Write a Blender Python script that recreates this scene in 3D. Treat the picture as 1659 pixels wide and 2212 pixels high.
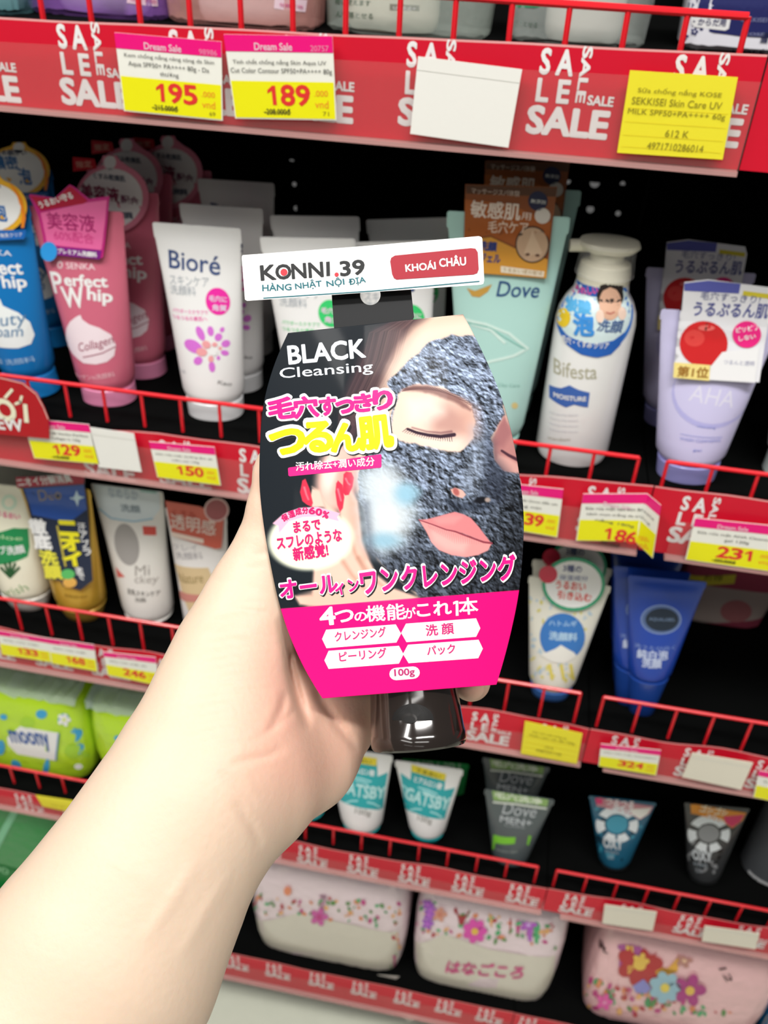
import bpy, bmesh, math, random
import numpy as np
from mathutils import Vector, Matrix
random.seed(7); rng = np.random.default_rng(5)
for o in list(bpy.data.objects): bpy.data.objects.remove(o)
SC = bpy.context.scene; COL = SC.collection
# ------------------------------------------------------------ camera
F = 1900.0; CX, CY = 829.5, 1106.0
ROT = np.array([[0.98230803, 0.13980979, -0.12459597],
                [0.18241187, -0.56372182, 0.80557037],
                [0.04238916, -0.81404603, -0.57925143]])   # rows: world X, Y, Z in lens axes (right, down, forward)
ZC = 1.25
CAM = np.array([0.0, -0.55, ZC])
cam = bpy.data.cameras.new('camera'); cob = bpy.data.objects.new('camera', cam); COL.objects.link(cob)
r_, u_, b_ = ROT[:, 0], -ROT[:, 1], -ROT[:, 2]
cob.matrix_world = Matrix(((r_[0], u_[0], b_[0], CAM[0]), (r_[1], u_[1], b_[1], CAM[1]), (r_[2], u_[2], b_[2], CAM[2]), (0, 0, 0, 1)))
cam.sensor_fit = 'HORIZONTAL'; cam.sensor_width = 36; cam.lens = 36 * F / 1659.0
cam.clip_start = 0.01; cam.clip_end = 50
cam.dof.use_dof = True; cam.dof.focus_distance = 0.30; cam.dof.aperture_fstop = cam.lens / 2.0
SC.camera = cob
# ------------------------------------------------------------ light, exposure
SC.view_settings.view_transform = 'Standard'; SC.view_settings.look = 'None'
SC.view_settings.gamma = 1.0; SC.view_settings.use_curve_mapping = False
SC.view_settings.exposure = -0.5
W = bpy.data.worlds.new('store_air'); SC.world = W; W.use_nodes = True
W.node_tree.nodes['Background'].inputs[0].default_value = (1.0, 0.985, 0.96, 1)
W.node_tree.nodes['Background'].inputs[1].default_value = 0.16
def area(name, loc, target, sx, sy, e, col=(1, 0.97, 0.93)):
    l = bpy.data.lights.new(name, 'AREA'); l.shape = 'RECTANGLE'; l.size = sx; l.size_y = sy; l.energy = e; l.color = col
    o = bpy.data.objects.new(name, l); COL.objects.link(o); o.location = loc
    d = Vector(target) - Vector(loc); o.rotation_euler = d.to_track_quat('-Z', 'Y').to_euler(); return o
# rows of fluorescent tubes along the aisle ceiling
for i, (yy, e) in enumerate(((-0.95, 58), (-2.0, 11), (-3.6, 2))):
    for xx in (-1.3, 0.5):
        area('ceiling_tube_light', (xx, yy, 2.95), (xx * 0.4, 0, 0.9), 1.5, 0.16, e)
area('aisle_light', (-0.3, -4.6, 2.0), (0, 0, 0.8), 3.2, 1.2, 2)
area('peg_hole_backlight', (0.05, 0.72, 0.75), (0.05, 0, 0.75), 1.2, .7, 9)  # added light panel behind the back board, makes the peg holes shine
# ------------------------------------------------------------ pixel -> place
def ray(x, y): return ROT @ np.array([(x - CX) / F, (y - CY) / F, 1.0])
def onY(x, y, Y):
    d = ray(x, y); return CAM + d * ((Y - CAM[1]) / d[1])
def onZ(x, y, Z):
    d = ray(x, y); return CAM + d * ((Z - CAM[2]) / d[2])
def atD(x, y, D): return CAM + ray(x, y) * D
# ------------------------------------------------------------ materials
_m = {}
def lin(h):
    c = np.array([int(h[i:i + 2], 16) / 255 for i in (0, 2, 4)])
    return np.where(c <= .04045, c / 12.92, ((c + .055) / 1.055) ** 2.4)
def M(h, rough=.45, coat=0., metal=0., alpha=1., trans=0., noise=0., bump=0.):
    k = (h, rough, coat, metal, alpha, trans, noise, bump)
    if k in _m: return _m[k]
    m = bpy.data.materials.new('surface_' + h); m.use_nodes = True
    nt = m.node_tree; b = nt.nodes['Principled BSDF']; c = np.minimum(lin(h), .86)
    b.inputs['Base Color'].default_value = (*c, 1); b.inputs['Roughness'].default_value = rough
    b.inputs['Specular IOR Level'].default_value = .32 if h[:2] != '06' else .06; b.inputs['Metallic'].default_value = metal; b.inputs['Alpha'].default_value = alpha
    b.inputs['Coat Weight'].default_value = coat; b.inputs['Coat Roughness'].default_value = .12
    b.inputs['Transmission Weight'].default_value = trans
    if noise or bump:
        tc = nt.nodes.new('ShaderNodeTexCoord'); n = nt.nodes.new('ShaderNodeTexNoise'); n.inputs['Scale'].default_value = 60; n.inputs['Detail'].default_value = 5
        nt.links.new(tc.outputs['Object'], n.inputs['Vector'])
        if noise:
            mx = nt.nodes.new('ShaderNodeMix'); mx.data_type = 'RGBA'
            mx.inputs[6].default_value = (*(c * (1 - noise)), 1); mx.inputs[7].default_value = (*np.minimum(c * (1 + noise), .9), 1)
            nt.links.new(n.outputs[0], mx.inputs[0]); nt.links.new(mx.outputs[2], b.inputs['Base Color'])
        if bump:
            bp = nt.nodes.new('ShaderNodeBump'); bp.inputs['Strength'].default_value = bump; bp.inputs['Distance'].default_value = .004
            nt.links.new(n.outputs[0], bp.inputs['Height']); nt.links.new(bp.outputs[0], b.inputs['Normal'])
    _m[k] = m; return m
# ------------------------------------------------------------ lettering as flat outlines
_g = {}
def glyphs(s, w):
    k = (s, w)
    if k in _g: return _g[k]
    c = bpy.data.curves.new('t', 'FONT'); c.body = s; c.size = 1; c.resolution_u = 3
    o = bpy.data.objects.new('t', c); me = bpy.data.meshes.new_from_object(o)
    n = len(me.vertices); V = np.zeros(n * 3, 'f4'); me.vertices.foreach_get('co', V); V = V.reshape(-1, 3)[:, :2].astype(float)
    T = [tuple(p.vertices) for p in me.polygons]
    bpy.data.objects.remove(o); bpy.data.curves.remove(c); bpy.data.meshes.remove(me)
    bb = (V.min(0), V.max(0)) if n else (np.zeros(2), np.ones(2))
    Z = np.zeros(n)
    if w > 0:      # thicken every stroke: a band along each outline edge
        cnt = {}
        for f in T:
            for a, b in zip(f, f[1:] + f[:1]): cnt[(min(a, b), max(a, b))] = cnt.get((min(a, b), max(a, b)), 0) + 1
        VV = [V]; ZZ = [Z]; base = n; i = 0
        for (a, b), q in cnt.items():
            if q != 1: continue
            p, r = V[a], V[b]; d = r - p; L = np.hypot(*d)
            if L < 1e-6: continue
            d = d / L; m = np.array([-d[1], d[0]])
            ang0 = math.atan2(m[1], m[0])
            pts = [p + w * np.array([math.cos(ang0 + t * math.pi / 4), math.sin(ang0 + t * math.pi / 4)]) for t in range(5)]
            pts += [r + w * np.array([math.cos(ang0 + math.pi + t * math.pi / 4), math.sin(ang0 + math.pi + t * math.pi / 4)]) for t in range(5)]
            VV.append(np.array(pts)); i += 1; ZZ.append(np.full(10, -1.0 - (i % 23)))
            T.append(tuple(range(base, base + 10))); base += 10
        V = np.concatenate(VV); Z = np.concatenate(ZZ)
    _g[k] = (V, Z, T, bb); return _g[k]
def refine(V, Z, T, L):
    V = [tuple(v) for v in V]; Z = list(Z); out = []; st = []
    for f in T:
        for i in range(1, len(f) - 1): st.append((f[0], f[i], f[i + 1]))
    while st:
        t = st.pop(); e = [math.dist(V[t[i]], V[t[(i + 1) % 3]]) for i in range(3)]; i = max(range(3), key=lambda q: e[q])
        if e[i] <= L: out.append(t); continue
        a, b, c = t[i], t[(i + 1) % 3], t[(i + 2) % 3]
        V.append(((V[a][0] + V[b][0]) / 2, (V[a][1] + V[b][1]) / 2)); Z.append(Z[a]); m = len(V) - 1
        st.append((a, m, c)); st.append((m, b, c))
    return np.array(V), np.array(Z), out
# ------------------------------------------------------------ mesh collector (world coordinates)
class MB:
    def __init__(s): s.V = []; s.F = []; s.MI = []; s.mats = []; s.n = 0
    def mi(s, m):
        if m not in s.mats: s.mats.append(m)
        return s.mats.index(m)
    def add(s, V, Fc, m):
        V = np.asarray(V, float).reshape(-1, 3); i = s.mi(m); s.V.append(V)
        for f in Fc: s.F.append(tuple(int(q) + s.n for q in f)); s.MI.append(i)
        s.n += len(V); return s
    def box(s, a, b, m, bev=0):
        x0, y0, z0 = a; x1, y1, z1 = b
        if bev:
            q = bev; pr = [(x0 + q, y0), (x1 - q, y0), (x1, y0 + q), (x1, y1 - q), (x1 - q, y1), (x0 + q, y1), (x0, y1 - q), (x0, y0 + q)]
            V = [(x, y, z) for z in (z0, z1) for x, y in pr]
            return s.add(V, [tuple(range(7, -1, -1)), tuple(range(8, 16))] + [(i, (i + 1) % 8, 8 + (i + 1) % 8, 8 + i) for i in range(8)], m)
        V = [(x, y, z) for x in (x0, x1) for y in (y0, y1) for z in (z0, z1)]
        return s.add(V, [(0, 1, 3, 2), (4, 6, 7, 5), (0, 4, 5, 1), (2, 3, 7, 6), (0, 2, 6, 4), (1, 5, 7, 3)], m)
    def rod(s, p, q, r, m, n=8):
        p, q = np.array(p, float), np.array(q, float); d = q - p; d /= np.linalg.norm(d)
        a = np.cross(d, [0.3, 0.9, 0.2]); a /= np.linalg.norm(a); b = np.cross(d, a)
        V = [c + r * (math.cos(2 * math.pi * i / n) * a + math.sin(2 * math.pi * i / n) * b) for c in (p, q) for i in range(n)]
        return s.add(V, [(i, (i + 1) % n, n + (i + 1) % n, n + i) for i in range(n)] + [tuple(range(n))[::-1], tuple(range(n, 2 * n))], m)
    def build(s, name, parent=None, origin=None, smooth=35, attr=None):
        V = np.concatenate(s.V)
        if parent is not None: origin = np.array(parent.location) if parent.parent is None else np.array(parent['_o'])
        if origin is None: origin = V.mean(0); origin[2] = V[:, 2].min()
        me = bpy.data.meshes.new(name); me.from_pydata((V - origin).tolist(), [], s.F)
        for m in s.mats: me.materials.append(m)
        me.polygons.foreach_set('material_index', s.MI); me.update()
        if attr is not None:
            a = me.color_attributes.new('Col', 'FLOAT_COLOR', 'POINT'); a.data.foreach_set('color', np.ascontiguousarray(attr, 'f4').ravel())
        if smooth:
            me.polygons.foreach_set('use_smooth', [True] * len(me.polygons)); me.set_sharp_from_angle(angle=math.radians(smooth))
        o = bpy.data.objects.new(name, me); COL.objects.link(o)
        if parent is not None: o.parent = parent; o['_o'] = [float(q) for q in origin]
        else: o.location = origin
        return o
def tagit(o, label, cat=None, group=None, kind=None):
    if label: o['label'] = label
    if cat: o['category'] = cat
    if group: o['group'] = group
    if kind: o['kind'] = kind
    return o
def thing(name, loc, label, cat, group=None):
    o = bpy.data.objects.new(name, None); COL.objects.link(o); o.location = [float(q) for q in loc]; o.empty_display_size = .02
    return tagit(o, label, cat, group)
# ------------------------------------------------------------ surfaces that take print
class Surf:                              # upright surface: origin O, width axis ux, height axis uz, depth function dep(u, v) along iy
    step = .00018; L = .006
    def __init__(s, O, ux=(1, 0, 0), uz=(0, 0, 1), dep=None):
        s.O = np.array(O, float); s.ux = np.array(ux, float); s.uz = np.array(uz, float); s.iy = np.cross(s.uz, s.ux); s.dep = dep or (lambda u, v: np.zeros_like(u))
    def uv(s, x, y):
        d = ray(x, y); dy = 0.
        for _ in range(5):
            q = s.O + s.iy * dy - CAM; t = (q @ s.iy) / (d @ s.iy); P = CAM + d * t - s.O
            u, v = P @ s.ux, P @ s.uz; dy = float(s.dep(np.array([u]), np.array([v]))[0])
        return np.array([u, v])
    def to3(s, U, lay):
        U = np.asarray(U, float).reshape(-1, 2); y = s.dep(U[:, 0], U[:, 1]) - np.asarray(lay)
        return s.O + U[:, :1] * s.ux + U[:, 1:2] * s.uz + y[:, None] * s.iy
    def flat(s, mb, V, Z, T, m, lay):
        if s.L: V, Z, T = refine(V, Z, T, s.L)
        mb.add(s.to3(V, lay * s.step + Z * s.step / 40), T, m)
    # everything below is given in photo pixels and lands on the surface itself
    def text(s, mb, t, x0, y0, x1, y1, m, h=None, w=0., lay=1, it=0., dx=0, dy=0):
        V, Z, T, (b0, b1) = glyphs(t, w); a, b = s.uv(x0 + dx, y0 + dy), s.uv(x1 + dx, y1 + dy); e = b - a; L = np.hypot(*e); e = e / L; n = np.array([-e[1], e[0]])
        sx = L / (b1[0] - b0[0]); sy = sx
        if h: sy = np.hypot(*(s.uv(x0 + dx, y0 + dy - h) - a)) / (b1[1] - b0[1])
        q = V - b0; U = a + (q[:, :1] * sx + q[:, 1:2] * sy * it) * e + q[:, 1:2] * sy * n
        s.flat(mb, U, Z, T, m, lay)
    def vtext(s, mb, t, x0, y0, x1, y1, m, w=0., lay=1, h=None):     # characters stacked downwards
        n = len(t)
        for i, ch in enumerate(t):
            cx, cy = x0 + (x1 - x0) * (i + .5) / n, y0 + (y1 - y0) * (i + .5) / n; hh = math.hypot(x1 - x0, y1 - y0) / n * .86
            k = h or hh
            s.text(mb, ch, cx - k / 2, cy + hh / 2, cx + k / 2, cy + hh / 2 + k * .06, m, h=hh, w=w, lay=lay)
    def poly(s, mb, pts, m, lay=1):
        U = np.array([s.uv(*p) for p in pts]); k = len(U)
        me = bmesh.new(); vs = [me.verts.new((p[0], p[1], 0)) for p in U]; f = me.faces.new(vs); r = bmesh.ops.triangulate(me, faces=[f])
        me.verts.index_update(); T = [tuple(v.index for v in g.verts) for g in me.faces]; me.free()
        T = [t if np.cross(U[t[1]] - U[t[0]], U[t[2]] - U[t[0]]) > 0 else t[::-1] for t in T]
        s.flat(mb, U, np.zeros(k), T, m, lay)
    def ell(s, mb, cx, cy, rx, ry, m, lay=1, rot=0., n=28, a0=0, a1=360):
        c, q = math.cos(math.radians(rot)), math.sin(math.radians(rot)); P = []
        full = a1 - a0 >= 360
        for i in range(n if full else n + 1):
            t = math.radians(a0 + (a1 - a0) * i / n); x, y = rx * math.cos(t), ry * math.sin(t); P.append((cx + x * c - y * q, cy + x * q + y * c))
        s.poly(mb, P, m, lay)
    def line(s, mb, pts, wd, m, lay=1):
        for (x0, y0), (x1, y1) in zip(pts, pts[1:]):
            d = math.hypot(x1 - x0, y1 - y0); nx, ny = -(y1 - y0) / d * wd / 2, (x1 - x0) / d * wd / 2; ex, ey = (x1 - x0) / d * wd * .3, (y1 - y0) / d * wd * .3
            s.poly(mb, [(x0 - ex + nx, y0 - ey + ny), (x1 + ex + nx, y1 + ey + ny), (x1 + ex - nx, y1 + ey - ny), (x0 - ex - nx, y0 - ey - ny)], m, lay)
    def slab(s, mb, pts, m, th=.0006, front=None):                     # a cut piece of card with thickness
        U = np.array([s.uv(*p) for p in pts]); k = len(U)
        if sum(U[i][0] * U[(i + 1) % k][1] - U[(i + 1) % k][0] * U[i][1] for i in range(k)) < 0: U = U[::-1]
        me = bmesh.new(); vs = [me.verts.new((p[0], p[1], 0)) for p in U]; f = me.faces.new(vs); bmesh.ops.triangulate(me, faces=[f])
        me.verts.index_update(); T = [tuple(v.index for v in g.verts) for g in me.faces]; me.free()
        V, Z, T = refine(U, np.zeros(k), T, s.L or 9)
        n = len(V); A = s.to3(V, 0); B = s.to3(V, -th)
        cnt = {}
        for f in T:
            for a, b in zip(f, f[1:] + f[:1]): cnt[(a, b)] = 1
        rim = [(a, a + n, b + n, b) for (a, b) in cnt if (b, a) not in cnt]
        mb.add(np.concatenate([A, B]), T + [tuple(q + n for q in t[::-1]) for t in T] + rim, m)
def flower(S, mb, x, y, r, m, mc, lay=2, n=5, ph=0.):
    for i in range(n):
        a = ph + 2 * math.pi * i / n; S.ell(mb, x + r * .6 * math.cos(a), y + r * .6 * math.sin(a), r * .46, r * .34, m, lay + .15 * (i % 3), rot=math.degrees(a), n=10)
    S.ell(mb, x, y, r * .3, r * .3, mc, lay + 1, n=10)
class Loft(Surf):                        # body made of stacked super-ellipse rings: rows of (height, half width, half depth)
    step = .00022; L = .0038
    def __init__(s, O, rows, n=2., ux=(1, 0, 0), uz=(0, 0, 1), skew=0.):
        s.rows = np.array(rows, float); s.n = n; s.skew = skew
        super().__init__(O, ux, uz, s._dep)
    def _dep(s, u, v):
        z, a, b = s.rows.T; a_ = np.interp(v, z, a); b_ = np.interp(v, z, b); q = np.clip(np.abs(u / a_), 0, .995)
        return -b_ * (1 - q ** s.n) ** (1 / s.n)
    def to3(s, U, lay):
        U = np.array(U, float).reshape(-1, 2); U[:, 1] = np.clip(U[:, 1], s.rows[0, 0], s.rows[-1, 0]); a = np.interp(U[:, 1], s.rows[:, 0], s.rows[:, 1]) * .985
        U[:, 0] = np.clip(U[:, 0], -a, a); return super().to3(U, lay)
    def mesh(s, mb, m, seg=44, wob=0., crinkle=0.):
        ring = []; N = len(s.rows)
        for i, (z, a, b) in enumerate(s.rows):
            for k in range(seg):
                t = 2 * math.pi * k / seg; c, q = math.cos(t), math.sin(t)
                x = a * math.copysign(abs(c) ** (2 / s.n), c); y = b * math.copysign(abs(q) ** (2 / s.n), q)
                ring.append(s.O + x * s.ux + z * s.uz + y * s.iy + (s.ux * 0 if not wob else rng.normal(0, wob, 3)))
        Fc = [(i * seg + k, i * seg + (k + 1) % seg, (i + 1) * seg + (k + 1) % seg, (i + 1) * seg + k) for i in range(N - 1) for k in range(seg)]
        Fc += [tuple(range(seg))[::-1], tuple(range((N - 1) * seg, N * seg))]
        mb.add(ring, Fc, m)
WHITE = 'f4f3f0'
def mid(a, b): return ((a[0] + b[0]) / 2, (a[1] + b[1]) / 2)
class Tube:                              # squeeze tube standing on its cap, shaped from its corners in the photo
    def __init__(s, name, label, group, zs, TL, TR, BL, BR, CL, CR, body, cap, rb=.8, crimp=.07, yb=None, capr=.35, bodym=None, capm=None, cat='tube', pw=1.0, cap_h=None):
        bx, by = mid(CL, CR)
        P = onZ(bx, by, zs); y0 = P[1]
        for _ in range(3):
            wc = abs(onY(*CR, y0)[0] - onY(*CL, y0)[0]) / 2; y0 = P[1] + wc * rb
        if yb is not None: y0 = yb
        f = lambda p: onY(p[0], p[1], y0)
        cl, cr, bl, br, tl, tr = map(f, (CL, CR, BL, BR, TL, TR))
        O = np.array([(cl[0] + cr[0]) / 2, y0, zs]); tm = (tl + tr) / 2; a = math.atan2(tm[0] - O[0], tm[2] - zs)
        ux = (math.cos(a), 0, -math.sin(a)); uz = (math.sin(a), 0, math.cos(a))
        H = math.hypot(tm[0] - O[0], tm[2] - zs); hb = (bl[2] + br[2]) / 2 - zs if cap_h is None else cap_h
        wt = np.linalg.norm(tr - tl) / 2; wb = np.linalg.norm(br - bl) / 2; wc = abs(cr[0] - cl[0]) / 2; R = wb * rb
        rows = [(hb - .001, wb * .80, R * .80), (hb + .001, wb * .9, R * .9), (hb + .004, wb * .965, R * .97)]
        for t in np.linspace(.06, 1 - crimp, 12):
            rows.append((hb + (H - hb) * t, wb + (wt - wb) * t ** pw, max(.0016, R * (1 - (t / (1 - crimp)) ** 1.25))))
        rows += [(hb + (H - hb) * (1 - crimp * .9), wt, .0011), (H - .0012, wt, .0010), (H, wt - .0012, .0008)]
        s.t = thing(name, O, label, cat, group); s.O = O
        s.S = Loft(O, rows, 2.0, ux, uz); s.mb = MB(); s.bm = bodym or M(body, capr, .25); s.S.mesh(s.mb, s.bm)
        cs = Loft(O, [(0, wc * .93, wc * rb * .93), (.0012, wc, wc * rb), (hb * .5, (wc + wb * .93) / 2, (wc * rb + R * .93) / 2), (hb - .0008, wb * .93, R * .93), (hb - .0002, wb * .9, R * .9)], 2.2, ux, uz)
        c = MB(); cs.mesh(c, capm or M(cap, .3, .3)); s.cap = c.build('cap', s.t); s.H = H; s.cs = cs
        s.crimp_v = hb + (H - hb) * (1 - crimp)
    def card(s, name, pts, col, gap=.0018, label=None, lo=None, rough=.4):
        """a promotional card held against the tube front; follows it in height only"""
        S0 = s.S
        c = Surf(s.O, S0.ux, S0.uz, lambda u, v: S0._dep(np.zeros_like(v), v) - gap)
        m = MB(); c.slab(m, pts, col if not isinstance(col, str) else M(col, rough, .3)); return c, m
    def done(s): return s.mb.build('body', s.t)
# ------------------------------------------------------------ setting
BLK = M('060707', .85); BLK2 = M('060707', .85)
RED = M('d3122f', .45); REDW = M('e5202c', .35, .3); LET = M('fffaf4', .5)
FLOORM = M('d9dccb', .35, .2, noise=.05)
ROWS = [(-.073, -.126, -.080, -.045, 1.0), (-.347, -.402, -.350, -.318, .93), (-.594, -.645, -.597, -.557, .85), (-.843, -.888, -.846, -.815, .75), (-1.110, -1.172, -1.113, None, .72)]
ROWS = [(a + .0022, b + (.011 if a < -.1 else .0068), c, d - .0026 if d is not None else None, e) for a, b, c, d, e in ROWS]
ROWS = [tuple(ZC + q if q is not None else None for q in r[:4]) + (r[4],) for r in ROWS]
DEPTH = .36; XL, XS, XR = -.95, .1078, .85
b = MB(); b.box((-3.2, -5.5, -.02), (3.2, .42, 0), FLOORM)
g = M('a9ab9c', .6)
p0 = onZ(452, 2140, 0); q0 = onZ(405, 2212, 0); dq = (q0 - p0) / np.linalg.norm(q0 - p0); nq = np.array([dq[1], -dq[0], 0])
for k in range(-4, 5):
    for D, N in ((dq, nq), (nq, dq)):
        c = p0 + N * .6 * k; c[2] = .0004; a, e = c - D * 2.4, c + D * 2.4; n_ = np.array([D[1], -D[0], 0]) * .0022
        a[1] = min(a[1], .4); e[1] = min(e[1], .4)
        b.add([a - n_, e - n_, e + n_, a + n_], [(0, 1, 2, 3) if np.cross(e - a, n_ * 2)[2] > 0 else (3, 2, 1, 0)], g)
tagit(b.build('floor', smooth=0), 'pale grey-green floor tiles in front of the shelving', kind='structure')
# back panel with the few peg holes that let light through
holes = [onY(x, y, DEPTH) for x, y in ((627, 347), (640, 450), (636, 398), (1285, 395), (1345, 397), (1275, 452), (1335, 461), (1226, 391), (1222, 449))]
hr = [.0038, .0026, .0022, .0046, .0023, .0036, .0025, .0030, .0024]
b = MB(); xs = sorted({XL, XR} | {round(h[0] + s * .006, 5) for h in holes for s in (-1, 1)}); zs_ = sorted({0.02, 1.62} | {round(h[2] + s * .006, 5) for h in holes for s in (-1, 1)})
for i in range(len(xs) - 1):
    for j in range(len(zs_) - 1):
        x0, x1, z0, z1 = xs[i], xs[i + 1], zs_[j], zs_[j + 1]; cx, cz = (x0 + x1) / 2, (z0 + z1) / 2
        hit = [k for k, h in enumerate(holes) if x0 - 1e-6 <= h[0] <= x1 + 1e-6 and z0 - 1e-6 <= h[2] <= z1 + 1e-6]
        if not hit: b.add([(x0, DEPTH, z0), (x1, DEPTH, z0), (x1, DEPTH, z1), (x0, DEPTH, z1)], [(0, 1, 2, 3)], BLK); continue
        h = holes[hit[0]]; r = hr[hit[0]]; N = 16; V = []
        for k in range(N):
            t = 2 * math.pi * k / N + math.pi / 4; c, s = math.cos(t), math.sin(t); q = max(abs(c), abs(s)); ox, oz = c / q, s / q
            V += [(cx + ox * (x1 - x0) / 2, DEPTH, cz + oz * (z1 - z0) / 2), (h[0] + c * r, DEPTH, h[2] + s * r)]
        b.add(V, [(2 * k, 2 * ((k + 1) % N), 2 * ((k + 1) % N) + 1, 2 * k + 1) for k in range(N)], BLK)
tagit(b.build('wall_back', smooth=0), 'black perforated back panel of the shelving', kind='structure')
b = MB(); b.box((XS - .010, DEPTH - .03, .02), (XS + .022, DEPTH - .001, 1.62), BLK2); tagit(b.build('trim_1', smooth=0), 'black upright post between the two shelf bays', kind='structure')
b = MB(); b.box((XL, .03, 0), (XR, .05, .05), BLK2); tagit(b.build('baseboard_front', smooth=0), 'black kick board under the bottom shelf', kind='structure')
# ------------------------------------------------------------ shelves with their sale strips and clear price rails
RAILM = M('b49690', .35, .2, alpha=.09); RAILE = M('dcaaa6', .3, .3, alpha=.6)  # RAILE: highlight along the rail's lower edge, put into a pale pink bar
SA_PX = [[(-120, 60), (125, 75), (367, 90), (610, 105), (880, 130), (1168, 140), (1458, 150), (1745, 165)],
         [(174, 916), (342, 937), (517, 963), (700, 985), (890, 1005), (1085, 1024), (1275, 1043), (1479, 1069), (1690, 1095)],
         [(-60, 1345), (67, 1368), (193, 1393), (322, 1417), (455, 1440), (590, 1462), (730, 1486), (875, 1510), (1023, 1533), (1174, 1552), (1325, 1589), (1484, 1612), (1640, 1643)],
         [(-80, 1672), (24, 1692), (127, 1712), (230, 1735), (335, 1756), (440, 1776), (545, 1796), (646, 1815), (756, 1837), (869, 1858), (987, 1877), (1107, 1896), (1226, 1919), (1349, 1942), (1475, 1971), (1600, 1998)],
         [(300, 2015), (393, 2036), (485, 2057), (576, 2083), (670, 2093), (763, 2115), (857, 2134), (947, 2158), (1035, 2180), (1125, 2200), (1220, 2222)]]
def block(S, mb, u, v, k):
    def t(s, u0, v0, u1, h, w, rot=False):
        V, Z, T, (b0, b1) = glyphs(s, w); q = (V - b0) / (b1 - b0)
        if rot: U = np.stack([u + k * (u0 + h * q[:, 1]), v + k * (v0 - (u1 - u0) * q[:, 0])], 1); 
        else: U = np.stack([u + k * (u0 + (u1 - u0) * q[:, 0]), v + k * (v0 + h * q[:, 1])], 1)
        mb.add(S.to3(U, .0003 + Z * 4e-6), T, LET)
    t('S A', .003, -.0125, .0205, .0122, .035); t('L E', .003, -.0265, .0205, .0112, .035)
    V = 0
    W_, Zz, T, (b0, b1) = glyphs('SALE', .035); q = (W_ - b0) / (b1 - b0)
    mb.add(S.to3(np.stack([u + k * (.0248 + .0050 * q[:, 1]), v + k * (.002 - .0275 * q[:, 0])], 1), .0003 + Zz * 4e-6), [f for f in T], LET)
    t('SALE', .0315, -.0265, .0455, .0048, .035); t('SALE', 0, -.0435, .0445, .0140, .042)
SHELF_NAMES = ['top', 'second', 'third', 'fourth', 'bottom']
for r, (zt, zb, zs, zr, ks) in enumerate(ROWS):
    for bay, (x0, x1) in enumerate(((XL, XS - .0005), (XS + .0005, XR))):
        side = ('left', 'right')[bay]
        t = thing('shelf', (x0 + (x1 - x0) / 2, .1, zs - .022), f'black metal shelf with a red SALE edge, {SHELF_NAMES[r]} row, {side} bay', 'shelf', 'gondola shelves')
        m = MB(); m.box((x0, 0, zs - .022), (x1, DEPTH - .002 - (.03 if False else 0), zs), BLK); m.box((x0, -.0025, zb + .004), (x1, 0, zs - .0005), BLK); m.build('board', t, smooth=0)
        S = Surf(((x0 + x1) / 2, -.0036, zt)); m = MB(); hw = (x1 - x0) / 2
        rise = lambda X, r=r: (.0216 * (X + .333) - .0025, .033 * (X + .09), 0., .018 * X, 0.)[r]       # some strips sit higher to the right
        n = 60; top = []; amp = (.0002, .0012, .002, .0016, .001)[r]
        for i in range(n + 1):
            u = -hw + 2 * hw * i / n; top.append((u, rise(u + (x0 + x1) / 2) + amp * math.sin(u * 37 + r * 1.7 + bay) + amp * .5 * math.sin(u * 81 + 2 * r)))
        V = [];
        for u, d in top: V += [(u, d, 0), (u, d - .0011, 0), (u, zb - zt - .003, 0)]
        V = np.array(V); A = S.to3(V[:, :2], 0); Fq = [(3 * i + 2, 3 * i + 5, 3 * i + 4, 3 * i + 1) for i in range(n)]; Fe = [(3 * i + 1, 3 * i + 4, 3 * i + 3, 3 * i) for i in range(n)]
        m.add(A, Fq, RED); m.add(A, Fe, M('e9a9a8', .4)); B = A + np.array([0, .0005, 0]); m.add(B, [f[::-1] for f in Fq + Fe], RED)
        for px in SA_PX[r]:
            X = onY(*px, -.0036)[0]
            if x0 + .002 < X < x1 - .042 * ks: block(S, m, X - S.O[0] - .003 * ks, (-.0045 if r else -.002) + rise(X), ks)
            elif X < x1 <= X + .042 * ks and False: pass
        m.build('sale_strip', t, smooth=0)
        rx0, rx1 = (x0, XS - .0009) if bay == 0 else (XS + .0195, x1)
        m = MB(); zc = zt - (.0165 if r else .0125)
        m.add([(x, y, z) for x in (rx0, rx1) for y in (-.0085, -.0079) for z in (zb - .003, zc + (rise(x) if r == 0 else 0))], [(0, 1, 3, 2), (4, 6, 7, 5), (0, 4, 5, 1), (2, 3, 7, 6), (0, 2, 6, 4), (1, 5, 7, 3)], RAILM); m.box((rx0, -.0087, zb - .0058), (rx1, -.0030, zb - .0032), RAILE); m.build('price_rail', t, smooth=0)
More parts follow.
